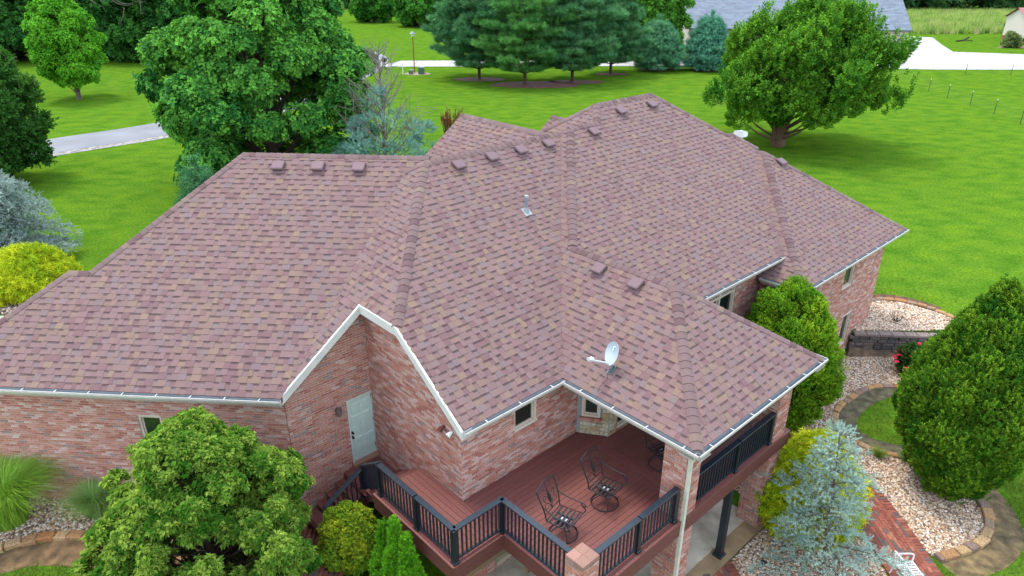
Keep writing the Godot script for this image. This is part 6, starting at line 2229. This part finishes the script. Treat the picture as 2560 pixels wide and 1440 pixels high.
	for q in [[83.0, -122.8, 1.9, 1.0, "ragged brownish shrub by the barn gravel", Color(0.12, 0.16, 0.06)], [87.2, -122.2, 1.5, 1.6, "clipped dark green bush before the barn", Color(0.03, 0.1, 0.02)], [90.6, -122.0, 1.5, 1.6, "second clipped green bush nearest the frame edge", Color(0.035, 0.11, 0.02)]]:
		tree({called = "barn_shrub", label = q[4], category = "shrub", at = Vector3(q[0], 1.5, q[1]), h = q[2], low = 0.1, prof = [q[3], q[3] * 1.1, q[3] * 0.8], n = 26, cr = 0.5, per = 26, sprig = "broad", size = 2.0, a = q[5], b = q[5] * 1.7, trunk = 0.06, limbs = false})
	rng.seed = 31
	# fallen dark branch out on the mown strip
	m = MB.new()
	rod(m, [Vector3(-1.2, 0.1, 0), Vector3(0, 0.25, 0.1), Vector3(1.0, 0.75, 0)], 0.14, lin(70, 60, 52), 6)
	rod(m, [Vector3(-0.2, 0.2, 0), Vector3(0.6, 0.3, 0.5), Vector3(1.4, 0.2, 0.7)], 0.09, lin(70, 60, 52), 6)
	var br := part(self, "fallen_branch", m, M.bark)
	br.position = Vector3(80.5, 1.5, -132.0)
	tag(br, "dark fallen branch lying on the mown strip beyond the concrete pad", "branch")


# white slatted bench half hidden by the blue cedar
func build_bench() -> void:
	var at := Vector3(10.25, 0.04, -12.95)
	var b := thing("garden_bench", "white slatted metal bench on the brick path behind the blue cedar", "bench", at, 1.62)
	var w := lin(216, 216, 220)
	for k in 15:
		var m := MB.new()
		var x := -0.56 + k * 0.08
		m.box(Vector3(x, 0.43, 0.02), Vector3(0.018, 0, 0), Vector3(0, 0.006, 0), Vector3(0, 0, 0.23), w)
		part(b, "seat_slat", m, M.plastic)
		m = MB.new()
		rod(m, curve([Vector3(x, 0.44, -0.22), Vector3(x, 0.62, -0.27), Vector3(x, 0.86, -0.33)], 4), 0.012, w, 5)
		part(b, "back_slat", m, M.plastic)
	var f := MB.new()
	rod(f, curve([Vector3(-0.6, 0.44, -0.22), Vector3(-0.6, 0.66, -0.28), Vector3(-0.5, 0.88, -0.34), Vector3(0, 0.93, -0.36), Vector3(0.5, 0.88, -0.34), Vector3(0.6, 0.66, -0.28), Vector3(0.6, 0.44, -0.22)], 5), 0.022, w, 8)
	part(b, "back_frame", f, M.plastic)
	f = MB.new()
	rod(f, [Vector3(-0.6, 0.43, -0.22), Vector3(-0.6, 0.43, 0.25), Vector3(0.6, 0.43, 0.25), Vector3(0.6, 0.43, -0.22), Vector3(-0.6, 0.43, -0.22)], 0.018, w, 8)
	part(b, "seat_frame", f, M.plastic)
	for s in [-1, 1]:
		f = MB.new()
		rod(f, curve([Vector3(0.6 * s, 0.7, -0.28), Vector3(0.62 * s, 0.68, 0.0), Vector3(0.62 * s, 0.64, 0.25), Vector3(0.61 * s, 0.45, 0.26)], 5), 0.018, w, 8)
		part(b, "arm", f, M.plastic)
		for z in [-0.2, 0.24]:
			f = MB.new()
			rod(f, curve([Vector3(0.6 * s, 0.43, z), Vector3(0.61 * s, 0.2, z * 1.05), Vector3(0.63 * s, 0.0, z * 1.2)], 4), 0.018, w, 8)
			part(b, "leg", f, M.plastic)


func _ready() -> void:
	rng.seed = 20240
	# ---- camera, sky, sun, exposure
	var cam := Camera3D.new()
	cam.name = "camera"
	cam.position = CAMP
	cam.rotation_degrees = Vector3(-25.1, 0, 0)
	cam.fov = 44.72
	cam.near = 0.1
	cam.far = 2500.0
	add_child(cam)
	cam.current = true
	var env := Environment.new()
	env.background_mode = Environment.BG_SKY
	var sky := Sky.new()
	var ps := ProceduralSkyMaterial.new()
	ps.sky_top_color = Color(0.74, 0.80, 0.88)
	ps.sky_horizon_color = Color(0.90, 0.92, 0.94)
	ps.sky_curve = 0.2
	ps.ground_bottom_color = Color(0.25, 0.3, 0.2)
	ps.ground_horizon_color = Color(0.6, 0.65, 0.6)
	ps.sky_energy_multiplier = 1.0
	ps.sun_angle_max = 1.0
	sky.sky_material = ps
	env.sky = sky
	env.tonemap_mode = Environment.TONE_MAPPER_LINEAR
	env.tonemap_exposure = 4.0
	env.sdfgi_enabled = true
	env.ssao_enabled = true
	env.ssil_enabled = true
	var we := WorldEnvironment.new()
	we.name = "environment"
	we.environment = env
	add_child(we)
	var sun := DirectionalLight3D.new()
	sun.name = "sun"
	sun.light_energy = 0.32
	sun.light_angular_distance = 16.0
	sun.light_color = Color(1.0, 0.97, 0.92)
	sun.shadow_enabled = true
	add_child(sun)
	sun.look_at_from_position(Vector3.ZERO, Vector3(0.30, -1.0, 0.22), Vector3(0, 0, -1))
	make_materials()
	# ---- setting, house, deck
	build_ground()
	print("ground ", Time.get_ticks_msec())
	build_house()
	print("house ", Time.get_ticks_msec())
	build_deck()
	# ---- objects
	build_chair(hw(8.95, 3.0, -8.0), TURN + 0.25, "wrought iron chair nearest the low brick pier of the deck")
	build_chair(hw(10.4, 3.0, -8.02), TURN + 0.15, "wrought iron chair in the middle of the open deck")
	build_chair(hw(12.55, 3.0, -7.95), TURN - 0.2, "wrought iron chair half hidden under the porch roof")
	build_dish()
	build_bench()
	make_sprigs()
	build_near_plants()
	build_far_plants()
	build_far_objects()
	print("plants ", Time.get_ticks_msec())
	rng.seed = 5150
	build_turf()
	print("done ", Time.get_ticks_msec())
